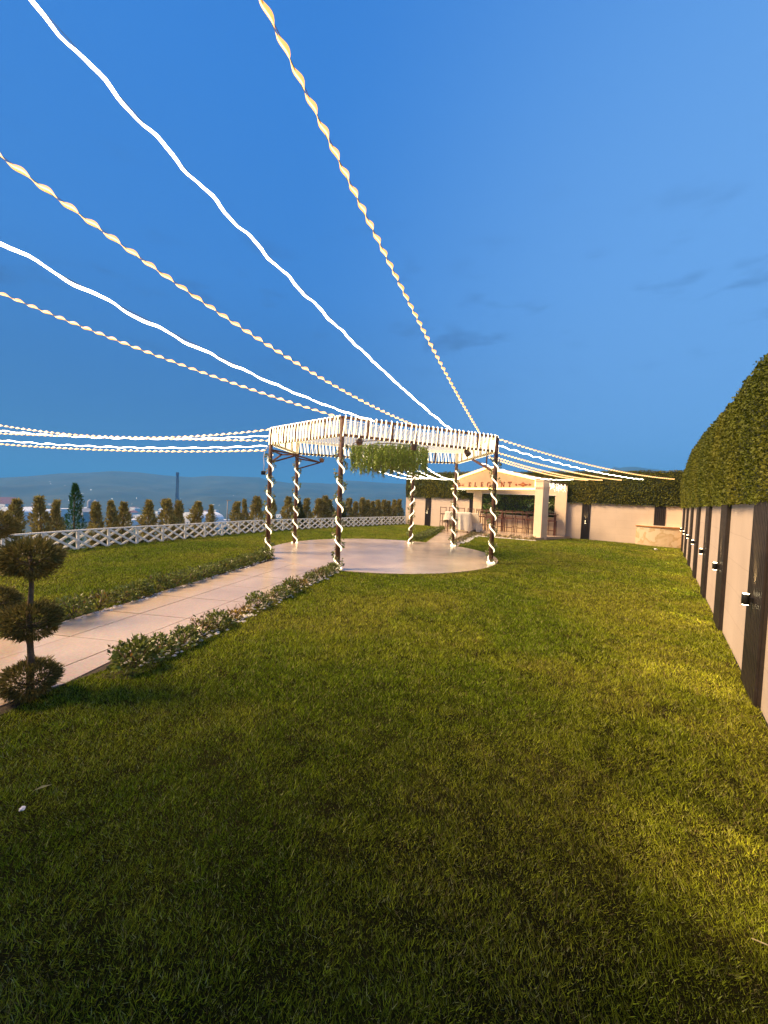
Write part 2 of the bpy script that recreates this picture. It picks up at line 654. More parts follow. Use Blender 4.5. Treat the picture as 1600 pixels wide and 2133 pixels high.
FENCE = [(-7.95, 8.0), (-7.703, 9.30), (-7.45, 10.05), (-7.2, 10.65), (-6.87, 11.3), (-6.53, 11.95), (-6.27, 12.6), (-5.99, 13.35),
         (-5.66, 14.08), (-5.33, 14.83), (-4.95, 15.5), (-4.56, 16.2), (-3.34, 18.0), (-2.9, 18.65), (1.35, 23.85)]
CIRC = (0.0, 11.27, 3.27)
PATH_NEAR = [(-4.6, -4.6), (-2.58, 2.50), (-2.50, 3.02), (-2.22, 3.6), (-0.92, 8.25)]
PATH_FAR = [(-6.3, -4.0), (-3.88, 3.88), (-3.60, 4.80), (-2.70, 9.35)]
PATH_POLY = PATH_NEAR + [(-0.6, 9.3), (-2.2, 10.2)] + PATH_FAR[::-1]
BAR_PATH = [(1.45, 13.6), (2.62, 13.3), (4.0, 17.9), (6.35, 16.95), (3.3, 22.0), (2.9, 19.2)]
LAWN_POLY = FENCE + [(C + E2 * 13.7)[:2], C, C + E1 * 24, (-6, -9), (-14, -6), (-9.5, 5.0)]
LAWN_POLY = [tuple(map(float, p)) for p in LAWN_POLY]

# unseen building added left behind the viewer to darken the near lawn
SHADE_BOX = dict(x0=-11.0, x1=-4.3, y0=-6.0, y1=1.0, h=6.4)

# ------------------------------------------------------------------ terrain, hills, haze
az_pts = np.array([-180, -120, -70, -45, -42.8, -40.2, -37.9, -35.3, -32.6, -30, -26.7, -24.4, -20.7, -18.1, -17.3, -16.3, -14.0, -12.1, -9.6, -8.0, -6.0,
                   -5.4, -3.0, 0, 3, 12, 22, 28, 29.9, 30.6, 31.2, 31.7, 32.7, 34.2, 36.1, 36.8, 38, 60, 120, 180])
el_pts = np.array([.4, .3, .3, .45, .76, 1.26, 1.48, 1.89, 1.91, 1.72, 1.67, 2.01, 2.09, 2.16, 1.87, 1.80, 1.55, 1.71, 1.76, 1.70, 2.07,
                   2.31, 2.27, 2.18, 2.16, 2.4, 3.4, 4.0, 4.58, 5.13, 4.94, 5.06, 5.11, 4.86, 4.62, 4.38, 4.49, 2, .5, .4])


def fence_dist(P):
    """signed distance outside the fence line (positive beyond it)"""
    a, b = np.array(FENCE[0]), np.array(FENCE[-1])
    d = (b - a) / np.linalg.norm(b - a)
    nrm = np.array([-d[1], d[0]])
    return (P - a) @ nrm


def terrain_z(r, az):
    P = np.c_[r * np.sin(az), r * np.cos(az)]
    out = np.maximum(np.maximum(fence_dist(P) + 1.5, (P - (C + E2 * 6.5)) @ (-E1)), -P[:, 1] - 25)
    out = np.maximum(out, (P - (C + E1 * 12)) @ (-E2))
    t = np.clip((out - 1.8) / 190, 0, 1)
    z = -0.35 - 0.05 * np.clip(out - 0.5, 0, 3) - 39.5 * (t * t * (3 - 2 * t)) ** 0.8
    el = np.interp(np.degrees(az), az_pts, el_pts)
    ridge = 1.6 + 1750 * np.tan(np.radians(el))
    h = np.clip((r - 860) / 890, 0, 1)
    wob = (vnoise(P + 9000, 1 / 130., 3) - .5) * 26 + (vnoise(P + 9000, 1 / 45., 4) - .5) * 8
    hz = -40 + (ridge + 40) * (h ** 1.35) + wob * np.sin(np.clip(h, 0, 1) * PI)
    return np.where(r > 860, np.where(r > 1760, ridge - (r - 1750) * 0.09, hz), z)


nr, na = 150, 560
rr = np.r_[[0.01, 4, 8], np.geomspace(10, 860, 70), np.linspace(870, 1750, nr - 77), [2000, 2600, 3400, 6000]]
azs = np.sort(np.r_[np.linspace(-PI, PI, 121)[:-1], np.linspace(R(-52), R(52), na - 120)])
RR, AA = np.meshgrid(rr, azs, indexing='ij')
ZZ = terrain_z(RR.ravel(), AA.ravel())
TV = np.c_[RR.ravel() * np.sin(AA.ravel()), RR.ravel() * np.cos(AA.ravel()), ZZ]
ii, jj = np.meshgrid(np.arange(len(rr) - 1), np.arange(len(azs)), indexing='ij')
j2 = (jj + 1) % len(azs)
TF = np.stack([ii * len(azs) + jj, ii * len(azs) + j2, (ii + 1) * len(azs) + j2, (ii + 1) * len(azs) + jj], -1).reshape(-1, 4)[:, ::-1]
me = np_mesh('terrain', TV, TF, M_TERRAIN)
me.polygons.foreach_set('use_smooth', np.ones(len(TF), bool))
tag(link_mesh('terrain', me), kind='structure')

hz = MB().box((0, 0, 63), (13000, 13000, 210))
HAZE_M = bpy.data.materials.new('evening_haze')
HAZE_M.use_nodes = True
hn, hl = HAZE_M.node_tree.nodes, HAZE_M.node_tree.links
hn.remove(hn['Principled BSDF'])
pv = hn.new('ShaderNodeVolumePrincipled')
pv.inputs['Color'].default_value = (0.11, 0.47, 1.0, 1)
pv.inputs['Density'].default_value = 5.6e-4
pv.inputs['Anisotropy'].default_value = 0.0
hl.new(pv.outputs[0], hn['Material Output'].inputs['Volume'])
USE_HAZE = True
if USE_HAZE:
    tag(hz.build('haze', HAZE_M), kind='stuff')

# ------------------------------------------------------------------ lawn, path, paved circle
o = MB().prism(LAWN_POLY, -0.32, 0.0).build('lawn', M_LAWN)
tag(o, kind='structure')

circle_pts = [(CIRC[0] + CIRC[2] * math.cos(a), CIRC[1] + CIRC[2] * math.sin(a)) for a in np.linspace(0, 2 * PI, 97)[:-1]]
o = MB().prism(circle_pts, -0.05, 0.016).build('paved_circle', M_CONC)
tag(o, kind='structure')

# path: a bed of mortar with concrete slabs on it
pb = MB().prism(PATH_POLY[:5] + PATH_FAR[::-1], -0.05, 0.004).build('path', M_SOIL)
tag(pb, kind='structure')


def clip_poly(poly, a, b):
    """keep the part of poly on the left of the line a->b"""
    out = []
    n = len(poly)
    for i in range(n):
        p, q = poly[i], poly[(i + 1) % n]
        sp = (b[0] - a[0]) * (p[1] - a[1]) - (b[1] - a[1]) * (p[0] - a[0])
        sq = (b[0] - a[0]) * (q[1] - a[1]) - (b[1] - a[1]) * (q[0] - a[0])
        if sp >= 0:
            out.append(p)
        if sp * sq < 0:
            t = sp / (sp - sq)
            out.append((p[0] + (q[0] - p[0]) * t, p[1] + (q[1] - p[1]) * t))
    return out


def along(poly, s):
    """point at y = s on a polyline that rises in y"""
    for (x1, y1), (x2, y2) in zip(poly[:-1], poly[1:]):
        if y1 <= s <= y2:
            return x1 + (x2 - x1) * (s - y1) / (y2 - y1)
    return poly[0][0] if s < poly[0][1] else poly[-1][0]


jd = Vector((0.806, -0.118)).normalized()            # direction of the cross joints, seen in the photo
ld = Vector((0.262, 1.0)).normalized()               # along the path
ni = 0
for k in range(-8, 13):
    for j in range(-1, 3):
        o0 = Vector((-3.30, 3.985)) + ld * (0.42 * 2 * k)
        w = 0.66
        g = 0.006
        a0 = o0 + jd * (w * j + 0.06 + g) + ld * g
        a1 = o0 + jd * (w * (j + 1) + 0.06 - g) + ld * g
        b1 = a1 + ld * (0.84 - 2 * g)
        b0 = a0 + ld * (0.84 - 2 * g)
        poly = [(a0.x, a0.y), (a1.x, a1.y), (b1.x, b1.y), (b0.x, b0.y)]
        for chain, rev in ((PATH_NEAR, False), (PATH_FAR, True)):
            for p, q in zip(chain[:-1], chain[1:]):
                cy = sum(v[1] for v in poly) / max(1, len(poly)) if poly else 0
                if poly and p[1] - 0.9 <= cy <= q[1] + 0.9:
                    poly = clip_poly(poly, q, p) if rev else clip_poly(poly, p, q)
                    if len(poly) < 3:
                        poly = []
        if not poly:
            continue
        if max(math.hypot(x - CIRC[0], y - CIRC[1]) for x, y in poly) < CIRC[2] - 0.2:
            continue
        cy = sum(v[1] for v in poly) / len(poly)
        area = 0.5 * abs(sum(poly[i][0] * poly[(i + 1) % len(poly)][1] - poly[(i + 1) % len(poly)][0] * poly[i][1] for i in range(len(poly))))
        if area < 0.01 or cy > 9.6:
            continue
        MB().prism(poly, 0.0, 0.012 + random.uniform(-.0015, .0015)).build('slab', M_CONC, pb)

# the paved way from the circle to the bar
o = MB().prism(BAR_PATH, -0.05, 0.010).build('bar_path', M_CONC)
tag(o, kind='structure')
PLATFORM = [(3.35, 22.25), (6.62, 16.62), (8.92, 18.30), (4.95, 21.45)]
o = MB().prism(PLATFORM, -0.05, 0.12).build('bar_platform', M_CONC)
tag(o, kind='structure')

# grass: real blades, dense near the viewer and wider apart far off
def make_grass():
    rng = np.random.default_rng(21)
    r_e = np.geomspace(0.75, 28, 400)
    dens = np.where(r_e < 2.2, 40000, 40000 * (2.2 / r_e) ** 1.38)
    A0, A1 = R(-64), R(58)
    pdf = dens * r_e
    cdf = np.r_[0, np.cumsum((pdf[1:] + pdf[:-1]) / 2 * np.diff(r_e))]
    N = int(cdf[-1] * (A1 - A0))
    r = np.interp(rng.random(N) * cdf[-1], cdf, r_e)
    a = rng.uniform(A0, A1, N)
    P = np.c_[r * np.sin(a), r * np.cos(a)]
    keep = inside(P, LAWN_POLY)
    keep &= np.hypot(P[:, 0] - CIRC[0], P[:, 1] - CIRC[1]) > CIRC[2] + 0.01
    keep &= ~inside(P, PATH_POLY)
    keep &= ~inside(P, BAR_PATH)
    keep &= ~inside(P, PLATFORM)
    P, r = P[keep], r[keep]
    n = len(P)
    # worn and lush patches, as the lawn has them
    lush = vnoise(P + 50, 0.75, 1) * .5 + vnoise(P + 50, 1.9, 2) * .3 + vnoise(P + 50, 6.0, 3) * .2
    clump = vnoise(P + 50, 14.0, 5)
    thin = (vnoise(P + 50, 9.0, 6) * .6 + vnoise(P + 50, 3.0, 8) * .4)
    ok = rng.random(n) < np.clip((thin - 0.10) * 5, 0.45, 1)
    P, r, lush, clump = P[ok], r[ok], lush[ok], clump[ok]
    n = len(P)
    far = np.maximum(1, (r / 2.4) ** 0.75)
    h = (0.010 + 0.015 * rng.random(n)) * (0.65 + 0.7 * clump) * np.minimum(far, 1.55)
    w = (0.0020 + 0.0018 * rng.random(n)) * far
    th = rng.uniform(0, 2 * PI, n)
    sway = vnoise(P + 50, 4.0, 9) * 2 * PI * 2
    lean = h * (0.35 + 0.9 * rng.random(n))
    la = sway + rng.normal(0, 1.7, n)
    S = np.c_[np.cos(th), np.sin(th), np.zeros(n)] * (w / 2)[:, None]
    B = np.c_[P, np.full(n, -0.003)]
    T = B + np.c_[np.cos(la) * lean, np.sin(la) * lean, h]
    V = np.stack([B - S, B + S, T], 1).reshape(-1, 3)
    F = np.arange(3 * n).reshape(n, 3)
    g1 = np.array([0.185, 0.265, 0.011])
    g2 = np.array([0.355, 0.375, 0.028])
    dry = np.array([0.30, 0.235, 0.085])
    f = np.clip((lush - 0.3) / 0.4, 0, 1)[:, None]
    col = g2 * (1 - f) + g1 * f
    col = col * (0.28 + 1.75 * rng.random((n, 1)) ** 1.9)
    pale = (rng.random(n) < 0.07)[:, None]
    col = np.where(pale, np.array([0.50, 0.50, 0.17]) * (.7 + .6 * rng.random((n, 1))), col)
    d = (rng.random(n) < 0.04 + 0.10 * (lush < 0.42))[:, None]
    col = np.where(d, dry * (0.6 + 0.6 * rng.random((n, 1))), col)
    return np_mesh('grass', V, F, M_GRASS, np.repeat(col, 3, 0))


gr = link_mesh('grass', make_grass())
tag(gr, kind='stuff')
gr['label'] = 'short mown lawn grass with worn paler patches'

# ------------------------------------------------------------------ walls
WALL_H = 1.72
PIL = [1.5, 3.85, 6.2, 8.55, 10.95, 13.3, 15.73, 18.1]
rw = empty('garden_wall', wp(0, 0), RZ1, 'long peach plastered wall with black slatted panels along the right of the lawn', 'wall')
# local frame of a wall: x along it, y = away from / towards the lawn
MB().box((10.5, 0.11, WALL_H / 2), (21.4, 0.20, WALL_H)).build('wall_face', M_WALL, rw)
bw = empty('garden_wall', wp(0, 0), RZ2, 'peach plastered wall with black panels behind the bar and marble counter', 'wall')
MB().box((6.88, -0.11, WALL_H / 2), (13.75, 0.20, WALL_H)).build('wall_face', M_WALL, bw)

slat_me = MB().box((0, 0, 0), (0.042, 0.03, WALL_H + 0.0), ch=0.006).mesh('slat', M_BLACK)


def pilaster(parent, x, sgn, w=0.64):
    """ribbed black panel standing 5 cm proud of the wall; sgn = side of the lawn in local y"""
    b = MB().box((x, sgn * -0.012, WALL_H / 2 + 0.004), (w, 0.05, WALL_H + 0.012)).build('black_panel', M_BLACK, parent)
    n = int(w / 0.062)
    for i in range(n):
        inst('slat', slat_me, b, (x - w / 2 + (i + .5) * w / n, sgn * 0.020, WALL_H / 2 + 0.008))
    return b


def wall_lamp(a, b, rz, label, out=0.115):
    """cylinder lamp throwing light up and down the panel"""
    x, y, _ = wp(a, b)
    t = empty('wall_lamp', (x, y, 0.83), rz, label, 'wall lamp', 'up and down lamps on the black panels')
    MB().lathe([(0.026, -0.046), (0.029, -0.042), (0.029, 0.042), (0.026, 0.046)], 14).build('lamp_body', M_BLACKMETAL, t)
    MB().box((0, -0.05, 0), (0.035, 0.07, 0.04)).build('bracket', M_BLACKMETAL, t)
    for s in (1, -1):
        MB().lathe([(0.022, 0.0), (0.022, 0.004)], 14, (0, 0, s * 0.049 - 0.002)).build('lens', M_LAMP, t)
        ld_ = bpy.data.lights.new('lamp_light', 'SPOT')
        ld_.energy = 26.0 if s > 0 else 38.0
        ld_.color = (1.0, 0.72, 0.30)
        ld_.spot_size = R(54)
        ld_.spot_blend = 0.5
        ld_.shadow_soft_size = 0.02
        lo = bpy.data.objects.new('lamp_light', ld_)
        COL.objects.link(lo)
        lo.parent = t
        lo.location = (0, 0, s * 0.058)
        tilt = R(4) if s > 0 else R(24)
        if s > 0:
            lo.rotation_euler = (PI + tilt, 0, 0)
        else:
            lo.rotation_euler = (tilt, 0, 0)
    return t


LAMP_N = len(PIL)
for i, a in enumerate(PIL):
    pilaster(rw, a, -1)
    where = {7: 'black lamp on the black panel at the very near end of the right wall',
             6: 'black cylinder lamp on the nearest black panel of the right wall'}.get(
        i, 'black lamp on the %s black panel of the right wall from the far corner' % ordinal(i))
    wall_lamp(a, 0.085, RZ2 - PI / 2, where)
for nm, b, w, lit in (('right', 0.78, 0.40, False), ('mid', 3.62, 0.36, True), ('bar', 9.33, 0.36, False), ('left', 12.16, 0.38, True)):
    pilaster(bw, b, 1, w)
    if lit:
        wall_lamp(0.085, b, RZ1 - PI / 2, {'mid': 'lit lamp on the black panel right of the bar pavilion',
                                          'left': 'lit lamp on the black panel left of the bar pavilion'}[nm])

shade_box = empty('shade_building', (SHADE_BOX['x1'], SHADE_BOX['y1'], 0), 0, 'unseen peach two-storey block added left behind the viewer for shade', 'building')
MB().box(((SHADE_BOX['x0'] - SHADE_BOX['x1']) / 2, (SHADE_BOX['y0'] - SHADE_BOX['y1']) / 2, SHADE_BOX['h'] / 2), (SHADE_BOX['x1'] - SHADE_BOX['x0'], SHADE_BOX['y1'] - SHADE_BOX['y0'], SHADE_BOX['h'])).build('wall', M_PEACH, shade_box)
MB().box(((SHADE_BOX['x0'] - SHADE_BOX['x1']) / 2, (SHADE_BOX['y0'] - SHADE_BOX['y1']) / 2, SHADE_BOX['h'] + .13), (SHADE_BOX['x1'] - SHADE_BOX['x0'] + .5, SHADE_BOX['y1'] - SHADE_BOX['y0'] + .5, .25)).build('roof', M_WOOD, shade_box)
for zz_ in (1.0, 4.0):
    for yy_ in (-1.6, -3.6, -5.6):
        w_ = MB().box((0.02, yy_, zz_ + .65), (.08, 1.1, 1.4)).build('window', M_WHITE, shade_box)
        MB().box((0.066, yy_, zz_ + .65), (.02, .96, 1.26)).build('pane', M_DARKGLASS, w_)

# ------------------------------------------------------------------ hedges of artificial foliage above the walls


def wall_hedge(name, label, length0, length1, topf, sgn, parent_loc, rz, dens_f, size_f, seed, tint):
    """core slab plus a coat of small leaves; sgn = lawn side in local y"""
    rng = np.random.default_rng(seed)
    t = empty(name, parent_loc, rz, label, 'hedge')
    xs = np.linspace(length0, length1, 90)
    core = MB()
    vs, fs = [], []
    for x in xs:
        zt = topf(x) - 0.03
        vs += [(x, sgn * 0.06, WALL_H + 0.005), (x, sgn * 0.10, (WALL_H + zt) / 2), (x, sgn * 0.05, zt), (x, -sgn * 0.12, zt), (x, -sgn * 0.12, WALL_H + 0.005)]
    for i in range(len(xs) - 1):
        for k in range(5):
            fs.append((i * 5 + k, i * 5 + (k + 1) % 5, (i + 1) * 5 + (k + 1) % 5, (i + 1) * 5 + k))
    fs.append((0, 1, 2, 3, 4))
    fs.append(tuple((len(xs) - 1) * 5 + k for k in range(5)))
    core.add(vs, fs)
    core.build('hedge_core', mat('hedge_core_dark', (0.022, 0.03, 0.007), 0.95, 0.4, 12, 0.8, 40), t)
    # leaves: density varies along the wall
    seg = np.linspace(length0, length1, 60)
    P, L = [], []
    for a, b in zip(seg[:-1], seg[1:]):
        m = (a + b) / 2
        n = int((b - a) * (topf(m) - WALL_H) * dens_f(m))
        x = rng.uniform(a, b, n)
        zt = np.array([topf(v) for v in x])
        u = rng.random(n)
        z = WALL_H - 0.03 + (zt - WALL_H + 0.02) * u
        y = 0.055 + 0.05 * np.sin(u * PI) + rng.normal(0, 0.012, n) + 0.03 * (vnoise(np.c_[x, z] + 40, 3.2, seed) - .5)
        P.append(np.c_[x, sgn * y, z])
        L.append(np.full(n, size_f(m)))
        nt_ = int((b - a) * dens_f(m) * 0.14)           # the trimmed top edge
        x = rng.uniform(a, b, nt_)
        P.append(np.c_[x, sgn * rng.uniform(-0.12, 0.07, nt_), [topf(v) - 0.01 for v in x]])
        L.append(np.full(nt_, size_f(m) * 1.2))
    P = np.concatenate(P)
    L = np.concatenate(L) * rng.uniform(.6, 1.3, len(P))
    up = (P[:, 2] > np.array([topf(v) for v in P[:, 0]]) - 0.05)
    Dr = np.c_[rng.normal(0, .7, len(P)), sgn * np.abs(rng.normal(.5, .4, len(P))), rng.normal(0.05, .7, len(P)) + up * 0.6]
    V, F = leaf_quads(P, Dr, L, L * 0.6, rng)
    base = np.array(tint)
    pat = vnoise(P[:, [0, 2]] + 40, 1.1, seed + 1)[:, None]
    col = base * (0.7 + 0.35 * pat + 0.6 * rng.random((len(P), 1))) * (1 + np.c_[.30 * pat, .05 * pat, 0 * pat])
    tag(link_mesh('foliage', np_mesh('foliage', V, F, M_TURF, np.repeat(col, 4, 0)), t), kind='stuff')
    return t


ht = np.array([[-1, 3.05], [0.0, 3.05], [1.9, 3.15], [3.5, 3.28], [5.9, 3.38], [9.6, 3.24], [12.9, 3.04], [14.7, 3.01], [15.6, 2.98], [16.1, 2.97], [22, 2.9]])


def top_right(x):
    return float(np.interp(x, ht[:, 0], ht[:, 1])) + 0.018 * math.sin(x * 9.1) + 0.014 * math.sin(x * 23.7 + 1)


def top_back(x):
    return 3.20 + 0.02 * math.sin(x * 5.3) + 0.012 * math.sin(x * 17.1)


wall_hedge('wall_hedge', 'tall dense green leaf hedge above the right wall rising towards the viewer', 0.18, 20.5, top_right, -1, wp(0, 0), RZ1,
           lambda a: 900 + 3600 * max(0, (a - 5) / 12) ** 1.6, lambda a: 0.058 - 0.0021 * min(a, 17), 31, (0.085, 0.105, 0.010))
wall_hedge('wall_hedge', 'dark green trimmed hedge along the top of the back wall', 0.02, 13.74, top_back, 1, wp(0, 0), RZ2,
           lambda a: 1100, lambda a: 0.058, 32, (0.125, 0.135, 0.014))

# ------------------------------------------------------------------ marble counter in the corner
cx, cy = 12.05, 16.85
ct = empty('marble_counter', (cx, cy, 0), 0, 'low curved cream marble counter with brown veins in the wall corner', 'counter')
ang = np.linspace(R(188), R(278), 15)
ra = 1.28
cc = Vector((0.38, 0.28))
outer = [(cc.x + ra * math.cos(a), cc.y + ra * math.sin(a)) for a in ang]
inner = [(cc.x + (ra - .55) * math.cos(a), cc.y + (ra - .55) * math.sin(a)) for a in ang]
for i in range(0, 14, 2):
    poly = outer[i:i + 3] + [inner[i + 2], inner[i + 1], inner[i]]
    cxx = sum(p[0] for p in poly) / 6
    cyy = sum(p[1] for p in poly) / 6
    pl = [(cxx + (x - cxx) * .994, cyy + (y - cyy) * .994) for x, y in poly]
    MB().prism(pl, 0.0, 0.80).build('marble_panel', M_MARBLE, ct)
o2 = [(cc.x + (ra + .035) * math.cos(a), cc.y + (ra + .035) * math.sin(a)) for a in ang]
i2 = [(cc.x + (ra - .58) * math.cos(a), cc.y + (ra - .58) * math.sin(a)) for a in ang]
MB().prism(o2 + i2[::-1], 0.803, 0.845).build('counter_edge', M_GOLD, ct)
MB().prism([(x * .99, y * .99) for x, y in o2] + i2[::-1], 0.848, 0.868).build('counter_top', M_PEACH, ct)

# ------------------------------------------------------------------ lattice fence
fe = empty('lattice_fence', (FENCE[0][0], FENCE[0][1], 0), 0, 'low white lattice fence along the left edge of the lawn', 'fence')
fo = Vector((FENCE[0][0], FENCE[0][1], 0))
fp = np.array(FENCE)
# smooth the measured line a little, then step along it
for _ in range(2):
    q = fp.copy()
    q[1:-1] = (fp[:-2] + 2 * fp[1:-1] + fp[2:]) / 4
    fp = q
fl = np.r_[0, np.cumsum(np.linalg.norm(np.diff(fp, axis=0), axis=1))]
FLEN = fl[-1]
BAY = FLEN / round(FLEN / 0.76)


def fpt(s, z, off=0.0):
    s = max(0, min(FLEN, s))
    x, y = np.interp(s, fl, fp[:, 0]), np.interp(s, fl, fp[:, 1])
    x2, y2 = np.interp(min(s + .1, FLEN), fl, fp[:, 0]), np.interp(min(s + .1, FLEN), fl, fp[:, 1])
    x1, y1 = np.interp(max(s - .1, 0), fl, fp[:, 0]), np.interp(max(s - .1, 0), fl, fp[:, 1])
    d = Vector((x2 - x1, y2 - y1, 0)).normalized()
    return Vector((x, y, z)) + Vector((d.y, -d.x, 0)) * off - fo


nb = round(FLEN / BAY)
FH = 0.46
post_me = MB().box((0, 0, FH / 2), (0.06, 0.05, FH), ch=0.006).mesh('fence_post', M_WHITE)
for i in range(nb + 1):
    p = fpt(i * BAY, 0)
    q = fpt(i * BAY + .05, 0) - fpt(i * BAY - .05, 0)
    inst('fence_post', post_me, fe, p, (0, 0, math.atan2(q.y, q.x)))
for i in range(nb):
    a, b = fpt(i * BAY, FH + 0.018), fpt((i + 1) * BAY, FH + 0.018)
    MB().bar(a, a + (b - a) * .996, 0.055, 0.035).build('top_rail', M_WHITE, fe)
    for k in range(2):
        s0 = i * BAY + k * BAY / 2
        for sg, off in ((1, 0.031), (-1, -0.033)):
            s1 = s0 + BAY * 0.93
            zz = (FH - 0.005, 0.02) if sg > 0 else (0.02, FH - 0.005)
            if s1 > FLEN:
                t = (FLEN - s0) / (s1 - s0)
                zz = (zz[0], zz[0] + (zz[1] - zz[0]) * t)
                s1 = FLEN
            MB().bar(fpt(s0, zz[0], off), fpt(s1, zz[1], off), 0.012, 0.054).build('slat', M_WHITE, fe)

# ------------------------------------------------------------------ pergola
HX = [Vector((-3.05, 10.17, 0)), Vector((-0.96, 8.24, 0)), Vector((2.82, 9.92, 0)), Vector((2.44, 13.34, 0)), Vector((0.98, 13.5, 0)), Vector((-2.85, 12.38, 0))]
PC = Vector((0, 11.27, 0))
ZB, ZT = 2.90, 3.27
pg = empty('pergola', (PC.x, PC.y, 0), 0, 'six-post timber pergola wrapped in warm rope lights over the paved circle', 'pergola')


def loc(v, z=None):
    w = Vector(v) - PC
    if z is not None:
        w.z = z
    return w


for i in range(6):
    a, b = HX[i], HX[(i + 1) % 6]
    d = b - a
    Ln = d.length
    dn = d.normalized()
    out = Vector((dn.y, -dn.x, 0))
    if out.dot((a + b) / 2 - PC) < 0:
        out = -out
    MB().bar(loc(a, ZT), loc(b, ZT), 0.06, 0.05).build('top_rail', M_WOOD, pg)
    MB().bar(loc(a, ZB), loc(b, ZB), 0.06, 0.05).build('bottom_rail', M_WOOD, pg)
    nu = max(2, round(Ln / 0.62))
    for k in range(1, nu):
        p = a + d * (k / nu)
        MB().bar(loc(p, ZB + .026), loc(p, ZT - .026), 0.05, 0.04).build('upright', M_WOOD, pg)
    n = max(6, round(Ln / 0.122))
    fr, bk = MB(), MB()
    for k in range(n):
        jit = random.uniform(-.012, .012)
        s0 = k / n
        sl = random.uniform(.22, .46)
        P_ = lambda ds, of, z: loc(a + d * min(1, s0 + ds / n) + out * of + dn * jit, z)
        fr.tube([P_(0.0, .050, ZB - .035), P_(sl * .5, .056, (ZB + ZT) / 2), P_(sl, .050, ZT + .03), P_(sl + .08, .0, ZT + .05)], 0.0108, 5)
        bk.tube([P_(sl + .08, .0, ZT + .05), P_(sl + .16, -.05, ZT + .02), P_(.86, -.052, ZB), P_(.98, 0, ZB - .045)], 0.006, 4)
    fr.build('rope_light', M_ROPE, pg)
    bk.build('rope_light_return', M_RETURN, pg)

# posts with spiral rope light and a garland of leaves
post_bases = [(-3.05, 10.17), (-0.96, 8.24), (2.82, 9.92), (2.44, 13.34), (0.98, 13.6), (-2.85, 12.38)]
gl_rng = np.random.default_rng(5)
for i, (x, y) in enumerate(post_bases):
    bx = Vector((x, y, 0)) - PC
    p = MB().tube([bx + Vector((0, 0, z)) for z in (0.0, 1.0, 2.0, ZT - .03)], [.058, .055, .053, .05], 10).build('post', M_WOOD, pg)
    sgn = -1 if i == 4 else 1
    pitch = 0.42
    pts = []
    z = 2.62 if i != 4 else 2.45
    ph = random.uniform(0, 6)
    k = 0
    while z > 0.05:
        th = ph + sgn * k * 2 * PI / 14
        pts.append(bx + Vector((0.070 * math.cos(th), 0.070 * math.sin(th), z)))
        z -= pitch / 14
        k += 1
    for q in range(9):                                 # the spare end lies coiled round the foot
        th = ph + sgn * (k + q) * 2 * PI / 11
        pts.append(bx + Vector(((.082 + .002 * q) * math.cos(th), (.082 + .002 * q) * math.sin(th), 0.035)))
    MB().tube(pts, 0.0185, 7).build('rope_light', M_SPIRAL, p)
    n = 430
    zz = gl_rng.uniform(0.05, 2.75, n)
    th = -sgn * zz / pitch * 2 * PI + ph + PI + gl_rng.normal(0, .5, n)
    rad = gl_rng.uniform(.07, .125, n)
    P = np.c_[bx.x + rad * np.cos(th), bx.y + rad * np.sin(th), zz]
    Dr = np.c_[np.cos(th), np.sin(th), gl_rng.normal(-.2, .7, n)] + gl_rng.normal(0, .4, (n, 3))
    V, F = leaf_quads(P, Dr, gl_rng.uniform(.04, .075, n), gl_rng.uniform(.028, .05, n), gl_rng)
    col = np.array([0.15, 0.19, 0.045]) * gl_rng.uniform(.6, 1.6, (n, 1))
    pale = gl_rng.random(n) < 0.22
    col[pale] = np.array([0.42, 0.36, 0.22]) * gl_rng.uniform(.7, 1.2, (pale.sum(), 1))
    tag(link_mesh('leaf_garland', np_mesh('leaf_garland', V, F, M_LEAF, np.repeat(col, 4, 0)), p), kind='stuff')

# ceiling of rope lights drawn from the back edge to the front edges
back = [HX[5], HX[4], HX[3]]
front = [HX[0] + (HX[1] - HX[0]) * 0.45, HX[1], HX[2]]


def poly_at(pl, t):
    ls = [(q - p).length for p, q in zip(pl[:-1], pl[1:])]
    s = t * sum(ls)
    for (p, q), l_ in zip(zip(pl[:-1], pl[1:]), ls):
        if s <= l_:
            return p + (q - p) * (s / l_)
        s -= l_
    return pl[-1]


for k in range(64):
    t = (k + .5) / 64
    a, b = poly_at(back, t), poly_at(front, t)
    pts = []
    for u in np.linspace(0, 1, 9):
        q = a + (b - a) * u
        pts.append(loc(q, ZT - 0.045 - 0.10 * 4 * u * (1 - u) * (0.8 + .4 * random.random() * .3)))
    MB().tube(pts, 0.0065, 4).build('ceiling_rope', M_CEIL, pg)

left_e = [HX[1], HX[0], HX[5]]
right_e = [HX[2], HX[3]]
for k in range(30):
    t = (k + .5) / 30
    a, b = poly_at(left_e, t), poly_at(right_e, t)
    pts = [loc(a + (b - a) * u, ZT - 0.03 - 0.07 * 4 * u * (1 - u)) for u in np.linspace(0, 1, 9)]
    MB().tube(pts, 0.005, 4).build('ceiling_rope', M_CEIL, pg)

# corner braces of the posts
def brace(i, tipA, tipB):
    b = Vector((*post_bases[i], 0))
    U, Lw = b + Vector((0, 0, 2.74)), b + Vector((0, 0, 2.40))
    A, B = Vector(tipA), Vector(tipB)
    m = MB()
    for p, q in ((U, A), (A, B), (Lw, A), (Lw, B), (U, B)):
        m.bar(p - PC, q - PC, 0.035, 0.04)
    m.build('corner_brace', M_WOOD, pg)


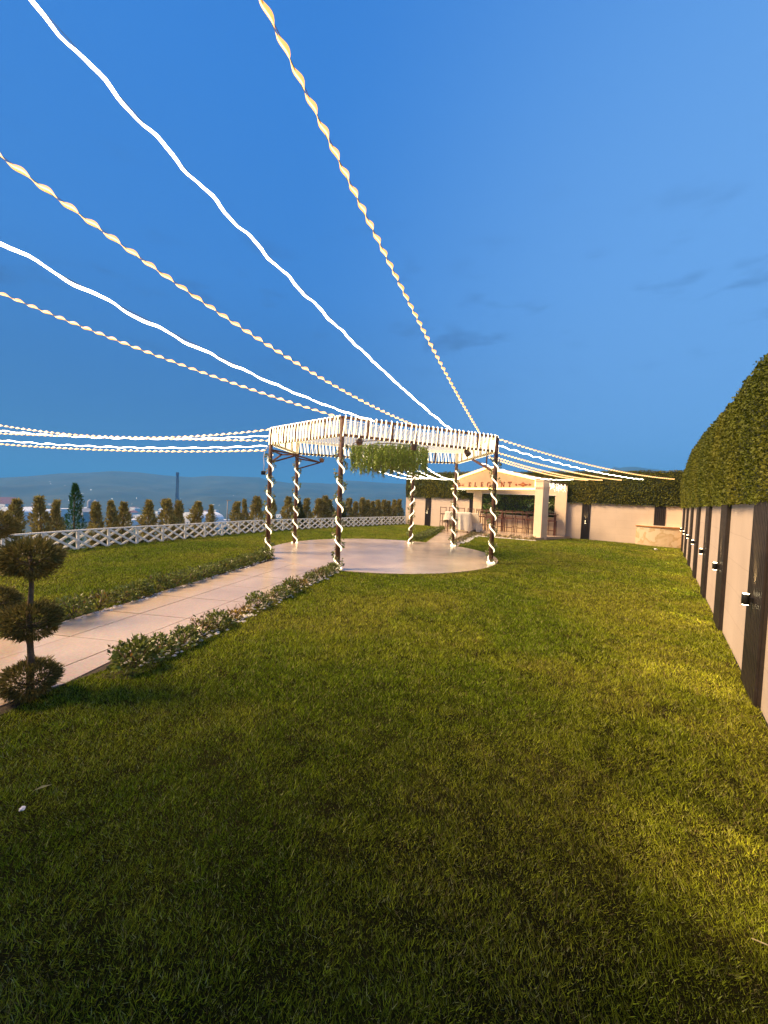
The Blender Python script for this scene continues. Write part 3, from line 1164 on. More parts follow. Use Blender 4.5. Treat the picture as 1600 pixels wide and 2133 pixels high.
brace(0, (-2.97, 10.95, 2.70), (-2.38, 10.45, 2.66))
brace(5, (-2.15, 12.6, 2.66), (-2.75, 11.7, 2.78))
b6 = Vector((2.82, 9.92, 0))
mid = Vector((2.62, 11.75, 0))
MB().bar(loc(b6, 2.36), loc(mid, ZB - .03), 0.05, 0.05).bar(loc(b6 + (mid - b6) * .35, 2.56), loc(b6 + (mid - b6) * .35, ZB), 0.03).build('corner_brace', M_WOOD, pg)

# junction box with its lead beside the left post
jb = empty('junction_box', (-3.20, 10.10, 2.12), 0, 'small dark box with a pale lead hanging beside the left pergola post', 'junction box')
MB().box((0, 0, 0), (0.11, 0.07, 0.10), ch=.01).build('box_body', M_BLACKMETAL, jb)
MB().tube([(0.0, 0, 0.05), (.012, 0, .2), (-.008, .0, .4), (0.02, 0.01, .6), (.09, .03, .68)], 0.008, 5).build('lead', M_PAPER, jb)

# spotlights under the fascia
def spot_can(x, y, z, rx, rz, top, label):
    t = empty('spotlight', (x, y, z), rz, label, 'spotlight', 'round spotlights hung under the pergola rails')
    Mx = Matrix.Rotation(rx, 4, 'X')
    MB().lathe([(0.045, 0.075), (0.065, 0.05), (0.07, -0.04), (0.076, -0.07), (0.076, -0.078)], 16, M=Mx).build('lamp_can', M_SPOT, t)
    MB().lathe([(0.064, 0.0), (0.064, -0.004)], 16, M=Mx @ Matrix.Translation((0, 0, -.08))).build('lens', M_LENS, t)
    y_ = MB()
    y_.tube([(-.085, 0, 0), (-.085, 0, .08), (0, 0, .11), (.085, 0, .08), (.085, 0, 0)], 0.008, 5)
    y_.tube([(0, 0, .11), (0, 0, top - z)], 0.010, 6)
    y_.build('yoke', M_BLACKMETAL, t)
    return t


spot_can(-0.59, 8.42, 2.80, R(85), R(10), ZB, 'round spotlight facing the lawn under the front rail, nearest the front post')
spot_can(0.64, 8.97, 2.82, R(25), R(20), ZB, 'bell shaped spotlight pointing down in front of the hanging greenery')
spot_can(2.0, 9.58, 2.80, R(-40), R(40), ZB, 'tilted spotlight under the front rail nearest the right front post')
spot_can(-2.1, 12.56, 2.74, R(85), R(0), ZB, 'small round spotlight under the back rail of the pergola')

# hanging greenery
hg = empty('hanging_greenery', (0.11, 11.27, 3.12), 0, 'wide hanging disc of trailing green strands under the pergola roof', 'hanging plant')
ring = []
MB().tube([(1.1 * math.cos(a), 1.1 * math.sin(a), -.02) for a in np.linspace(0, 2 * PI, 33)[:-1]], 0.012, 5, closed=True).tube(
    [(.6 * math.cos(a), .6 * math.sin(a), -.02) for a in np.linspace(0, 2 * PI, 25)[:-1]], 0.012, 5, closed=True).bar((-1.1, 0, -.02), (1.1, 0, -.02), .02).bar(
    (0, -1.1, -.02), (0, 1.1, -.02), .02).build('frame', M_WOOD, hg)
for a in (0.5, 2.6, 4.7):
    MB().tube([(.7 * math.cos(a), .7 * math.sin(a), -.02), (.7 * math.cos(a), .7 * math.sin(a), .12)], .006, 5).build('hanger', M_WIRE, hg)
sr = np.random.default_rng(12)
strands = []
for v in range(6):
    n = 95
    ln = 0.52 + 0.05 * v
    t_ = np.sort(sr.random(n)) * ln
    P = np.c_[sr.normal(0, .012, n) + .02 * np.sin(t_ * 9 + v), sr.normal(0, .012, n) + .02 * np.cos(t_ * 8 + v), -t_]
    Dr = np.c_[sr.normal(0, .6, n), sr.normal(0, .6, n), np.full(n, -1.0)]
    V, F = leaf_quads(P, Dr, sr.uniform(.05, .11, n), sr.uniform(.014, .026, n), sr)
    col = np.array([0.20, 0.34, 0.045]) * sr.uniform(.55, 1.5, (n, 1)) * (1 + np.c_[np.full((n, 1), .25), np.zeros((n, 1)), np.zeros((n, 1))])
    # bare tan stem, reaching below the leaves
    sp = np.array([[.004, 0, 0], [-.004, 0, 0], [-.004, 0, -ln - .12], [.004, 0, -ln - .12], [0, .004, 0], [0, -.004, 0], [0, -.004, -ln - .12], [0, .004, -ln - .12]])
    V = np.r_[V, sp]
    F = np.r_[F, np.array([[0, 1, 2, 3], [4, 5, 6, 7]]) + 4 * n]
    col = np.r_[np.repeat(col, 4, 0), np.tile([0.30, 0.24, 0.09], (8, 1))]
    strands.append(np_mesh('strand', V, F, M_LEAF, col))
ns = 190
for k in range(ns):
    rr_ = 1.12 * math.sqrt((k + .5) / ns) if k < 110 else random.uniform(1.0, 1.13)
    a = k * 2.399963
    inst('strand', strands[k % 6], hg, (rr_ * math.cos(a), rr_ * math.sin(a), -.03 - random.random() * .05), (0, 0, random.uniform(0, 6)), (1, 1, random.uniform(.82, 1.08)))

# ------------------------------------------------------------------ overhead light strings


def light_string(P0, P1, sag, t_end, kind, label, width=None, half=0.18):
    P0, P1 = Vector(P0), Vector(P1)
    n_ = max(12, int((P1 - P0).length * t_end / 0.02))
    pts = []
    Ln = (P1 - P0).length
    for i in range(n_ + 1):
        t = t_end * i / n_
        p = P0 + (P1 - P0) * t
        p.z -= 4 * sag * t * (1 - t)
        pts.append(p)
    o = empty('light_string', P0, 0, label, 'light string', 'LED light strings hung from the pergola')
    d = (P1 - P0).normalized()
    sd = Vector((d.y, -d.x, 0)).normalized()
    up = sd.cross(d)
    m = MB()
    wire = MB()
    if kind == 'warm':                     # twisted strip: bright lens-shaped runs with thin pinches between
        w = (width or 0.05) * 1.05
        vs, fs, ms = [], [], []
        ph = random.uniform(0, 3)
        q_ = 0
        for i, p in enumerate(pts):
            if i:
                q_ += (pts[i] - pts[i - 1]).length
            u = (q_ / half + ph) % 1.0
            env = max(0.0, math.sin(PI * min(1, u / .80))) ** .8 if u < .80 else 0.0
            hw = w / 2 * (0.10 + 0.90 * env)
            sk_ = w * .20 * math.sin(2 * PI * u)
            nn = Vector((0.6, 4.0, 0.8)) - p          # the lit face looks down into the garden
            nn = (nn - d * nn.dot(d)).normalized()
            a = .28 * math.sin(q_ * 2.3 + ph)
            v = d.cross(nn)
            v, nn = v * math.cos(a) + nn * math.sin(a), nn * math.cos(a) - v * math.sin(a)
            b = p - P0 + v * sk_
            t_ = hw * .72 + .001
            vs += [b + v * hw, b + v * hw * .26 + nn * t_, b - v * hw * .26 + nn * t_, b - v * hw, b - v * hw * .26 - nn * t_, b + v * hw * .26 - nn * t_]
        for i in range(len(pts) - 1):
            for k in range(6):
                k2 = (k + 1) % 6
                m.add([], [], 0)
                m.f.append((i * 6 + k, i * 6 + k2, i * 6 + 6 + k2, i * 6 + 6 + k))
                m.m.append(0 if k in (1, 4) else 1)
                m.sm.append(False)
        m.v.extend(tuple(x_) for x_ in vs)
        m.build('led_strip', [M_WARM, M_AMBER], o)
    else:                                  # a wavy round tube with thicker and thinner runs
        w = (width or 0.02) * .62
        q, rs = [], []
        s = 0
        ph = random.uniform(0, 6)
        st = 3
        for i, p in enumerate(pts[::st]):
            s = i * st * Ln * t_end / n_
            q.append(p - P0 + sd * (.014 * math.sin(s * 11 + ph) + .007 * math.sin(s * 27)) + up * (.013 * math.cos(s * 10.3 + ph)))
            rs.append(w * (0.62 + 0.38 * abs(math.sin(s * 5.1 + ph))))
        m.tube(q, rs, 6)
        m.build('led_strip', M_COOL, o)
    if kind == 'warm':
        for q0 in (0, PI):
            wire.tube([p - P0 + up * .007 * math.cos(i * .75 + q0) + sd * .007 * math.sin(i * .75 + q0) for i, p in enumerate(pts[::4])], 0.0030, 4)
    else:
        wire.tube([p - P0 + up * (.016 + .012 * math.sin(i * .21)) for i, p in enumerate(pts[::6])], 0.0035, 4)
    wire.build('wire', M_BRASS if kind == 'warm' else M_WIRE, o)
    return o


light_string((2.27, 9.6, 3.33), (-0.96, 2.7, 4.9), .125, 1.45, 'warm', 'twisted warm string running from the right front corner steeply overhead')
light_string((1.54, 9.35, 3.30), (-3.26, 3.5, 5.8), .2, 1.4, 'cool', 'white wavy string rising to the top left corner', .03)
light_string((0.68, 9.05, 3.30), (-3.31, 3.3, 4.31), .225, 1.4, 'warm', 'twisted warm string between the two overhead white strings')
light_string((-0.19, 8.7, 3.28), (-3.51, 3.5, 3.73), .175, 1.4, 'cool', 'white wavy string leaving the left side halfway up, below a warm one', .026)
light_string((-0.96, 8.35, 3.27), (-6.01, 6.0, 4.49), .10, 1.4, 'warm', 'twisted warm string, lowest of the steep ones, from the front post')
LN = {'F': ((-3.12, 10.2, 3.27), (-11.02, 11.0, 3.21), .275, 'warm', 'topmost of the level strings going left from the left post'),
      'G': ((-3.12, 10.2, 3.11), (-11.02, 11.0, 3.06), .15, 'cool', 'white string, second down of the level strings going left'),
      'H': ((-3.12, 10.2, 2.98), (-11.02, 11.0, 2.98), .03, 'warm', 'warm string in the middle of the level strings going left'),
      'I': ((-3.16, 10.2, 2.84), (-11.02, 11.0, 2.79), .125, 'cool', 'white string, fourth down of the level strings going left'),
      'J': ((-3.16, 10.2, 2.72), (-11.02, 11.0, 2.68), .10, 'warm', 'lowest of the level strings going left from the left post')}
for a, b, sg, kd, lb in LN.values():
    light_string(a, b, sg, 1.25, kd, lb, .05 if kd == 'warm' else .022)
RN = [((2.78, 9.9, 3.24), (12.13, 16.18, 2.87), .175, 'warm', 'uppermost string to the right, ending nearest the wall corner'),
      ((2.82, 9.95, 3.07), (11.25, 16.82, 2.84), .125, 'cool', 'second string down on the right of the pergola, plain white'),
      ((2.84, 9.9, 2.87), (10.59, 17.29, 2.82), .10, 'warm', 'third string down on the right of the pergola'),
      ((2.9, 10.3, 2.80), (9.98, 17.73, 2.81), .125, 'warm', 'fourth string down on the right of the pergola'),
      ((2.86, 10.7, 2.83), (9.5, 18.07, 2.81), .125, 'warm', 'fifth string down on the right of the pergola'),
      ((2.62, 12.0, 2.90), (9.0, 18.43, 2.83), .225, 'cool', 'lowest string on the right, skimming the pediment of the bar'),
      ((-1.09, 12.9, 2.86), (2.29, 23.27, 2.87), .275, 'cool', 'leftmost string from the back rail to the end of the back hedge'),
      ((-0.54, 13.06, 2.85), (2.59, 23.06, 2.84), .16, 'cool', 'second string from the left behind the hanging greenery'),
      ((0.02, 13.22, 2.85), (3.09, 22.7, 2.82), .15, 'cool', 'third string from the left behind the hanging greenery'),
      ((0.67, 13.4, 2.86), (3.74, 22.23, 2.82), .22, 'cool', 'fourth string from the left, starting by the plain back post'),
      ((1.19, 13.48, 2.87), (4.23, 21.88, 2.85), .24, 'cool', 'rightmost string from the back rail to the hedge left of the pediment')]
for a, b, sg, kd, lb in RN:
    light_string(a, b, sg, 1.0, kd, lb, .05 if kd == 'warm' else .022)

# ------------------------------------------------------------------ bar pavilion
BL, BR = Vector((3.581, 22.66, 0)), Vector((6.884, 16.997, 0))
bd = (BR - BL).normalized()
BRZ = math.atan2(bd.y, bd.x)
bar = empty('bar_pavilion', BL, BRZ, 'peach bar pavilion with a gabled sign board and lit yellow outline', 'pavilion')
# local frame: x along the front from left to right, y into the pavilion
invB = Matrix.Rotation(-BRZ, 4, 'Z') @ Matrix.Translation(-BL)


def tobar(x, y, z=0.0):
    return invB @ Vector((x, y, z))


for x, w in ((-0.08, 0.50), (6.47, 0.42)):
    p = MB().box((x, 0.21, 1.36), (w, 0.42, 2.72), ch=.012).build('pillar', M_PEACH, bar)
    for z in (2.30, 2.36, 2.62, 2.69):
        MB().box((x, 0.21, z), (w + .05, .47, .03)).build('moulding', M_PEACH, p)
    MB().box((x, 0.21, 2.735), (w + .09, .51, .03)).build('cap', M_PEACH, p)
MZ = Matrix.Rotation(R(90), 4, 'X')
gab = [(0.17, 2.24), (6.26, 2.24), (6.26, 2.70), (3.17, 3.34), (0.17, 2.70)]
pd = MB().prism(gab, -0.24, -0.06, M=MZ).build('pediment', M_OCHRE, bar)
trim = [(0.17, 2.265), (6.24, 2.265), (6.24, 2.70), (3.17, 3.335), (0.17, 2.70)]
tp = []
for i in range(5):
    a, b = Vector(trim[i]), Vector(trim[(i + 1) % 5])
    for u in np.linspace(0, 1, 8)[:-1]:
        q = a + (b - a) * u
        tp.append((q.x, 0.035, q.y))
MB().tube(tp, 0.045, 7, closed=True).build('rope_light', M_TRIM, bar)
for a, b in (((0.05, 2.745), (3.17, 3.40)), ((3.17, 3.40), (6.36, 2.745))):
    MB().bar((a[0], .15, a[1]), (b[0], .15, b[1]), 0.26, 0.05).build('roof_edge', M_PEACH, bar)

# letters of the sign, cut as solid serif capitals


def letter_polys(ch):
    """list of 2-D polygons in a unit-high box; x runs 0..w"""
    B = lambda x0, y0, x1, y1: [(x0, y0), (x1, y0), (x1, y1), (x0, y1)]
    serif = lambda x, y, w_=.24: B(x - w_ / 2, y - .02, x + w_ / 2, y + .02)
    st, th = .13, .05
    if ch == 'E':
        return .72, [B(.12, .03, .12 + st, .97), serif(.18, .02), serif(.18, .98), B(.25, .0, .66, th), B(.25, .95, .62, 1.0), B(.25, .48, .52, .53),
                     [(.61, .0), (.67, .0), (.72, .24), (.68, .24)], [(.58, 1.0), (.63, 1.0), (.66, .78), (.62, .78)], B(.49, .40, .53, .61)]
    if ch == 'L':
        return .70, [B(.12, .03, .12 + st, .97), serif(.18, .02), serif(.18, .98, .3), B(.25, 0, .62, th), [(.58, 0), (.64, 0), (.70, .26), (.66, .26)]]
    if ch == 'T':
        return .82, [B(.35, .03, .35 + st, .95), serif(.415, .02, .3), B(.06, .95, .77, 1.0), [(.04, .76), (.08, .76), (.12, .97), (.05, .97)], [(.74, .76), (.78, .76), (.78, .97), (.71, .97)]]
    if ch == 'N':
        return .95, [B(.13, .03, .19, .97), B(.75, .03, .81, .97), [(.13, .99), (.28, .99), (.81, .0), (.70, .0)], serif(.16, .02), serif(.14, .98, .22), serif(.78, .98)]
    if ch == 'A':
        return .92, [[(.44, 1.0), (.50, 1.0), (.20, .02), (.13, .02)], [(.40, 1.0), (.53, 1.0), (.86, .02), (.70, .02)], B(.26, .32, .68, .37), serif(.16, .02), serif(.78, .02, .28)]
    if ch == 'G':
        ps = []
        N_ = 22
        for i in range(N_):
            a0, a1 = R(48) + R(272) * i / N_, R(48) + R(272) * (i + 1) / N_
            def ri(a):
                return (.37 + .10 * abs(math.cos(a)) ** 1.5 * (math.cos(a) < 0)), .33
            def pt(a, inner):
                rx_, ry_ = (.44, .50) if not inner else (.44 - .05 - .09 * max(0, -math.cos(a)), .455)
                return (.48 + rx_ * math.cos(a), .5 + ry_ * math.sin(a))
            ps.append([pt(a0, 0), pt(a1, 0), pt(a1, 1), pt(a0, 1)])
        ps += [B(.70, .06, .82, .42), serif(.76, .43, .28), [(.74, .97), (.79, .97), (.79, .70), (.75, .70)]]
        return .92, ps
    return .5, []


x = 1.86
H = 0.27
for ch in 'ELEGANT':
    w, polys = letter_polys(ch)
    m = MB()
    for k, pl in enumerate(polys):
        ar = sum(pl[i][0] * pl[(i + 1) % len(pl)][1] - pl[(i + 1) % len(pl)][0] * pl[i][1] for i in range(len(pl)))
        if ar < 0:
            pl = pl[::-1]
        m.prism([(x + a * H, 2.345 + b * H) for a, b in pl], -0.062, -0.028 + 0.0004 * k, M=MZ)
    m.build('letter', M_RED, pd)
    x += 0.462
for ox, s in ((1.02, -1), (5.53, 1)):
    z0 = 2.47
    m = MB()
    f = lambda pts: [(ox + s * a, z0 + b) for a, b in pts][::(1 if s > 0 else -1)]
    m.prism(f([(-.30, 0), (-.10, -.04), (0, -.105), (.10, -.04), (.30, 0), (.10, .04), (0, .105), (-.10, .04)]), -.062, -.030, M=MZ)
    m.prism(f([(-.46, 0), (-.40, -.05), (-.34, 0), (-.40, .05)]), -.062, -.031, M=MZ)
    m.prism(f([(.33, -.055), (.46, 0), (.33, .055), (.36, 0)]), -.062, -.031, M=MZ)
    m.build('ornament', M_RED, pd)
    m = MB()
    m.prism(f([(-.13, 0), (0, -.05), (.13, 0), (0, .05)]), -.032, -.022, M=MZ)
    m.build('ornament_boss', M_GOLD, pd)

# rear wall with its two openings, standing against the garden wall


def onback(b, out, z=0.0):
    p = wp(out, b, z)
    return tobar(*p)


def back_box(b0, b1, z0, z1, o0, o1, name, m, parent=bar):
    c = [onback(b0, o0), onback(b1, o0), onback(b1, o1), onback(b0, o1)]
    pl = [(p.x, p.y) for p in c]
    ar = sum(pl[i][0] * pl[(i + 1) % 4][1] - pl[(i + 1) % 4][0] * pl[i][1] for i in range(4))
    return MB().prism(pl if ar > 0 else pl[::-1], z0, z1).build(name, m, parent)


back_box(4.45, 4.97, 0.0, 2.52, .09, .26, 'rear_wall', M_PEACH)
back_box(8.70, 9.19, 0.0, 2.30, .09, .26, 'rear_wall', M_PEACH)
back_box(4.97, 8.70, 0.0, 0.93, .09, .26, 'rear_wall', M_PEACH)
back_box(4.97, 8.70, 2.06, 2.52, .09, .26, 'rear_wall', M_PEACH)
back_box(8.70, 9.6, 2.06, 2.30, .26, .30, 'rear_wall', M_PEACH)
for b0, b1, z0, z1 in ((4.93, 8.74, 2.03, 2.055), (4.93, 8.74, .935, .965)):
    back_box(b0, b1, z0, z1, .262, .285, 'opening_frame', M_WHITE)
# greenery set in the openings
rng = np.random.default_rng(44)
n = 3600
bq, zq = rng.uniform(5.0, 8.68, n), rng.uniform(.95, 2.05, n)
c0, c1 = onback(0, 0), onback(1, 0)
ex = Vector((c1.x - c0.x, c1.y - c0.y, 0))
oy = onback(0, 1) - c0
P = np.array([[c0.x + ex.x * b + oy.x * .11, c0.y + ex.y * b + oy.y * .11, z] for b, z in zip(bq, zq)])
Dr = np.c_[rng.normal(0, .7, n) + oy.x * .6, rng.normal(0, .7, n) + oy.y * .6, rng.normal(0, .7, n)]
V, F = leaf_quads(P, Dr, rng.uniform(.05, .1, n), rng.uniform(.03, .06, n), rng)
col = np.array([0.19, 0.28, 0.05]) * rng.uniform(.4, 1.5, (n, 1))
tag(link_mesh('wall_greenery', np_mesh('wall_greenery', V, F, M_TURF, np.repeat(col, 4, 0)), bar), kind='stuff')
back_box(4.98, 8.69, .94, 2.05, .092, .10, 'greenery_backing', M_BLACK)

# broad-leaved plants seen in the openings
leaf_me = []
for v in range(3):
    m = MB()
    vs = []
    N_ = 7
    for i in range(N_):
        t = i / (N_ - 1)
        hw = (0.075 + .012 * v) * math.sin(PI * min(1, t * .96 + .02)) ** .8 + .002
        zc = 0.34 * t - 0.16 * t * t
        vs += [(-hw, .30 * t, zc + .02), (0, .30 * t, zc), (hw, .30 * t, zc + .02)]
    fs = []
    for i in range(N_ - 1):
        fs += [(i * 3, i * 3 + 1, i * 3 + 4, i * 3 + 3), (i * 3 + 1, i * 3 + 2, i * 3 + 5, i * 3 + 4)]
    m.add(vs, fs, 0, True)
    leaf_me.append(m)
M_BROAD = mat('broad_green_leaf', (0.12, 0.19, 0.05), 0.4, 0.4, 14)
M_PALE = mat('pale_variegated_leaf', (0.42, 0.45, 0.24), 0.45, 0.35, 18)
plants = [((5.28, .42), .14, M_PALE, 'pale broad-leaved plant behind the right front pillar of the bar', 20, .72),
          ((8.35, .42), .14, M_BROAD, 'bushy broad-leaved plant at the left end of the bar opening', 20, .72),
          ((6.12, .40), .13, M_BROAD, 'broad-leaved plant in the bar opening beside the right pillar', 8, .72)]
for (b, of), s0, mt, lb, nl, zb in plants:
    x_, y_, _ = wp(of, b)
    t = empty('broad_leaved_plant', (x_, y_, .12), 0, lb, 'plant')
    ms = [l_.mesh('leaf', mt) for l_ in leaf_me]
    MB().tube([(0, 0, 0), (.01, 0, .8), (0, .01, 1.45)], [.02, .016, .01], 6).build('stem', M_BARK, t)
    for k in range(nl):
        a = k * 2.4
        inst('leaf', ms[k % 3], t, (0, 0, .78 + .72 * k / nl), (random.uniform(-.4, .4), random.uniform(-.3, .3), a), (.9, random.uniform(.7, 1.05), .9))

# fairy-light nets
def fairy_net(a, b, z1, drop, n, label):
    a, b = Vector(a), Vector(b)
    t = empty('fairy_light_net', a, 0, label, 'fairy lights')
    bulbs, wires = MB(), MB()
    for k in range(int(n / 9)):
        s = (k + random.random()) / (n / 9)
        p = (b - a) * s
        ln = drop * random.uniform(.5, 1.0)
        wires.tube([(p.x, p.y, z1), (p.x + .01, p.y, z1 - ln)], 0.002, 3)
        for q in range(9):
            z = z1 - ln * (q + random.random()) / 9
            c = Vector((p.x + random.uniform(-.04, .04), p.y + random.uniform(-.04, .04), z))
            r_ = .0065
            vs = [c + Vector(d) * r_ for d in ((1, 0, 0), (-1, 0, 0), (0, 1, 0), (0, -1, 0), (0, 0, 1), (0, 0, -1))]
            bulbs.add(vs, [(0, 2, 4), (2, 1, 4), (1, 3, 4), (3, 0, 4), (2, 0, 5), (1, 2, 5), (3, 1, 5), (0, 3, 5)])
    tag(bulbs.build('bulb', M_FAIRY, t), kind='stuff')
    wires.tube([(0, 0, z1), ((b - a).x, (b - a).y, z1)], .006, 5)
    wires.build('wire', M_WIRE, t)
    return t


fairy_net((7.05, 17.2, 0), (8.72, 18.52, 0), 2.58, .42, 230, 'net of tiny white fairy lights at the right side of the bar')
fairy_net((3.85, 22.3, 0), (5.05, 21.3, 0), 2.26, .16, 130, 'short fringe of white fairy lights under the left end of the pediment')
MB().bar(tobar(7.0, 17.2, 2.60), tobar(8.72, 18.5, 2.60), .05, .05).build('side_beam', M_WOOD, bar)

# high table and bar stools along the rear wall
tb = empty('high_bar_table', wp(.58, 6.75, .12), RZ2, 'long narrow high table behind the row of bar stools', 'table')
MB().box((0, 0, .99), (4.0, .36, .04)).build('table_top', M_TABLETOP, tb)
for sx in (-1.9, -.65, .65, 1.9):
    for sy in (-.14, .14):
        MB().box((sx, sy, .485), (.04, .04, .97)).build('leg', M_STEEL, tb)


def bar_stool(a, b, label, rz=0.0):
    t = empty('bar_stool', wp(a, b, .12), RZ2 + rz, label, 'bar stool', 'brown metal bar stools')
    MB().box((0, 0, .70), (.38, .36, .045), ch=.01).build('seat', M_STEEL, t)
    for sx in (-.17, .17):
        MB().bar((sx * 1.05, .17, 0), (sx, .16, .68), .026).build('leg', M_STEEL, t)
        MB().bar((sx * 1.05, -.17, 0), (sx, -.16, .68), .026).build('leg', M_STEEL, t)
        MB().bar((sx, .165, .72), (sx, .19, 1.10), .026).build('back_post', M_STEEL, t)
    MB().box((0, .19, 1.07), (.36, .022, .03)).build('back_rail', M_STEEL, t)
    m = MB()
    for sy in (-.17, .17):
        m.bar((-.175, sy, .24), (.175, sy, .24), .018)
    for sx in (-.175, .175):
        m.bar((sx, -.17, .30), (sx, .17, .30), .018)
    m.build('foot_rail', M_STEEL, t)


NS = 9
for k in range(NS):
    b = 4.88 + k * .50
    bar_stool(1.05 + random.uniform(-.05, .05), b, 'brown metal bar stool, %s from the right end of the row' % ordinal(k), random.uniform(-.08, .08))
for k in range(3):
    bar_stool(.75 + random.uniform(-.05, .05), 9.55 + k * .55, ['brown bar stool just right of the cloth-covered table', 'brown bar stool behind the middle of the cloth-covered table', 'brown bar stool behind the left of the cloth-covered table'][k], random.uniform(-.2, .2))

# table under an ivory cloth
tx = empty('table', (3.75, 19.45, .01), R(-10), 'table standing left of the bar stools under an untidy ivory cloth', 'table')
MB().box((0, 0, .98), (1.15, .62, .04)).build('table_top', M_TABLETOP, tx)
for sx in (-.5, .5):
    for sy in (-.25, .25):
        MB().bar((sx, sy, 0), (sx, sy, .96), .04).build('leg', M_STEEL, tx)


def cloth(hx, hy, ztop, hem, seed):
    rng_ = random.Random(seed)
    per = []
    N_ = 72
    for i in range(N_):
        a = 2 * PI * i / N_
        ca, sa = math.cos(a), math.sin(a)
        k = 1 / max(abs(ca) / hx, abs(sa) / hy)
        per.append((ca * k, sa * k, a))
    rows = 9
    vs = [(0, 0, ztop)]
    for j in range(rows + 1):
        for (x_, y_, a) in per:
            if j == 0:
                vs.append((x_ * .97, y_ * .97, ztop))
                continue
            u = (j - 1) / (rows - 1)
            dr = (ztop - hem(a)) * u
            fold = .055 * u * math.sin(a * 11 + seed) + .03 * u * math.sin(a * 5 + 1.3)
            L_ = math.hypot(x_, y_)
            s = (L_ + .012 + fold + .05 * u) / L_
            vs.append((x_ * s, y_ * s, ztop - .004 - dr))
    fs = [(0, 1 + i, 1 + (i + 1) % N_) for i in range(N_)]
    for j in range(rows):
        for i in range(N_):
            i2 = (i + 1) % N_
            fs.append((1 + j * N_ + i, 1 + (j + 1) * N_ + i, 1 + (j + 1) * N_ + i2, 1 + j * N_ + i2))
    return MB().add(vs, fs, 0, True)


def hem_f(a):
    d = (math.cos(a) + 1) / 2
    return max(.05, .52 - .38 * d + .14 * math.sin(2 * a + .6) + .05 * math.sin(5 * a))


o = cloth(.62, .35, 1.012, hem_f, 3).build('tablecloth', M_CLOTH, None, (3.75, 19.45, .01), R(-10))
tag(o, 'ivory tablecloth draped unevenly over the table left of the bar stools', 'tablecloth')
# a chair under a loose cover, tipped against the table
ch = empty('covered_chair', (4.62, 19.55, .012), R(-35), 'chair under a loose ivory cover leaning at the right end of the table', 'chair')
m = MB()
bp = [(-.20, .02, .98), (.20, .02, .98), (.24, .0, .46), (-.24, .0, .46), (-.22, -.10, .97), (.22, -.10, .97), (.25, -.12, .46), (-.25, -.12, .46)]
m.add([(x_, y_ + (.98 - z_) * .32, z_) for x_, y_, z_ in bp], [(0, 1, 2, 3), (7, 6, 5, 4), (0, 4, 5, 1), (1, 5, 6, 2), (2, 6, 7, 3), (3, 7, 4, 0)])
m.build('back_cover', M_CLOTH, ch)
cl = cloth(.23, .22, .46, lambda a: .04 + .10 * (math.sin(3 * a) > .3), 8)
cl.build('seat_cover', M_CLOTH, ch, (0, .28, 0))
for sx in (-.18, .18):
    for sy in (.1, .44):
        MB().bar((sx, sy, 0), (sx, sy, .45), .025).build('leg', M_STEEL, ch)

# ------------------------------------------------------------------ shrubs
def shrub_mesh(seed, n, rx, rz_, size, base, dead=0.0):
    rng_ = np.random.default_rng(seed)
    d = unit(rng_.normal(size=(n, 3)))
    d[:, 2] = np.abs(d[:, 2]) * 1.0 - .25 * rng_.random(n)
    lump = 0.75 + .5 * vnoise(np.c_[np.arctan2(d[:, 1], d[:, 0]) * 1.2 + 5, d[:, 2] * 2 + 5], 1.3, seed)
    rad = rng_.uniform(.35, 1.0, n) ** .6 * lump
    P = d * rad[:, None] * np.array([rx, rx, rz_]) + np.array([0, 0, rz_ * .32])
    P[:, 2] = np.maximum(P[:, 2], .015)
    Dr = d + rng_.normal(0, .55, (n, 3)) + np.array([0, 0, .35])
    s = rng_.uniform(.65, 1.35, n) * size
    V, F = leaf_quads(P, Dr, s, s * .52, rng_, .2)
    col = np.array(base) * rng_.uniform(.45, 1.55, (n, 1)) * (1 + .5 * (rng_.random((n, 1)) < .18))
    dd = rng_.random(n) < dead
    col[dd] = np.array([0.24, 0.13, 0.03]) * rng_.uniform(.6, 1.5, (dd.sum(), 1))
    return np_mesh('foliage', V, F, M_LEAF, np.repeat(col, 4, 0))


GREEN = (0.15, 0.18, 0.032)
SH_DENSE = [shrub_mesh(200 + k, 620, .19, .20, .040, GREEN, .02) for k in range(5)]
SH_THIN = [shrub_mesh(220 + k, 210, .16, .19, .040, (0.11, 0.11, 0.022), .15) for k in range(3)]
SH_YEL = [shrub_mesh(230 + k, 130, .13, .12, .04, (0.34, 0.24, 0.045), .25) for k in range(2)]
stem_me = MB()
for k in range(5):
    a = k * 1.256
    stem_me.tube([(0, 0, 0), (.05 * math.cos(a), .05 * math.sin(a), .09), (.12 * math.cos(a), .12 * math.sin(a), .2)], [.007, .006, .003], 4)
STEM = stem_me.mesh('stems', M_BARK)


def shrub(x, y, kind, s, label, group, sz=1.0):
    ms = {'d': SH_DENSE, 't': SH_THIN, 'y': SH_YEL}[kind]
    t = empty('shrub', (x, y, 0), random.uniform(0, 6), label, 'shrub', group)
    inst('foliage', random.choice(ms), t, (0, 0, 0), (0, 0, 0), (s, s, s * sz))
    inst('stems', STEM, t, (0, 0, 0), (0, 0, 0), (s, s, s))


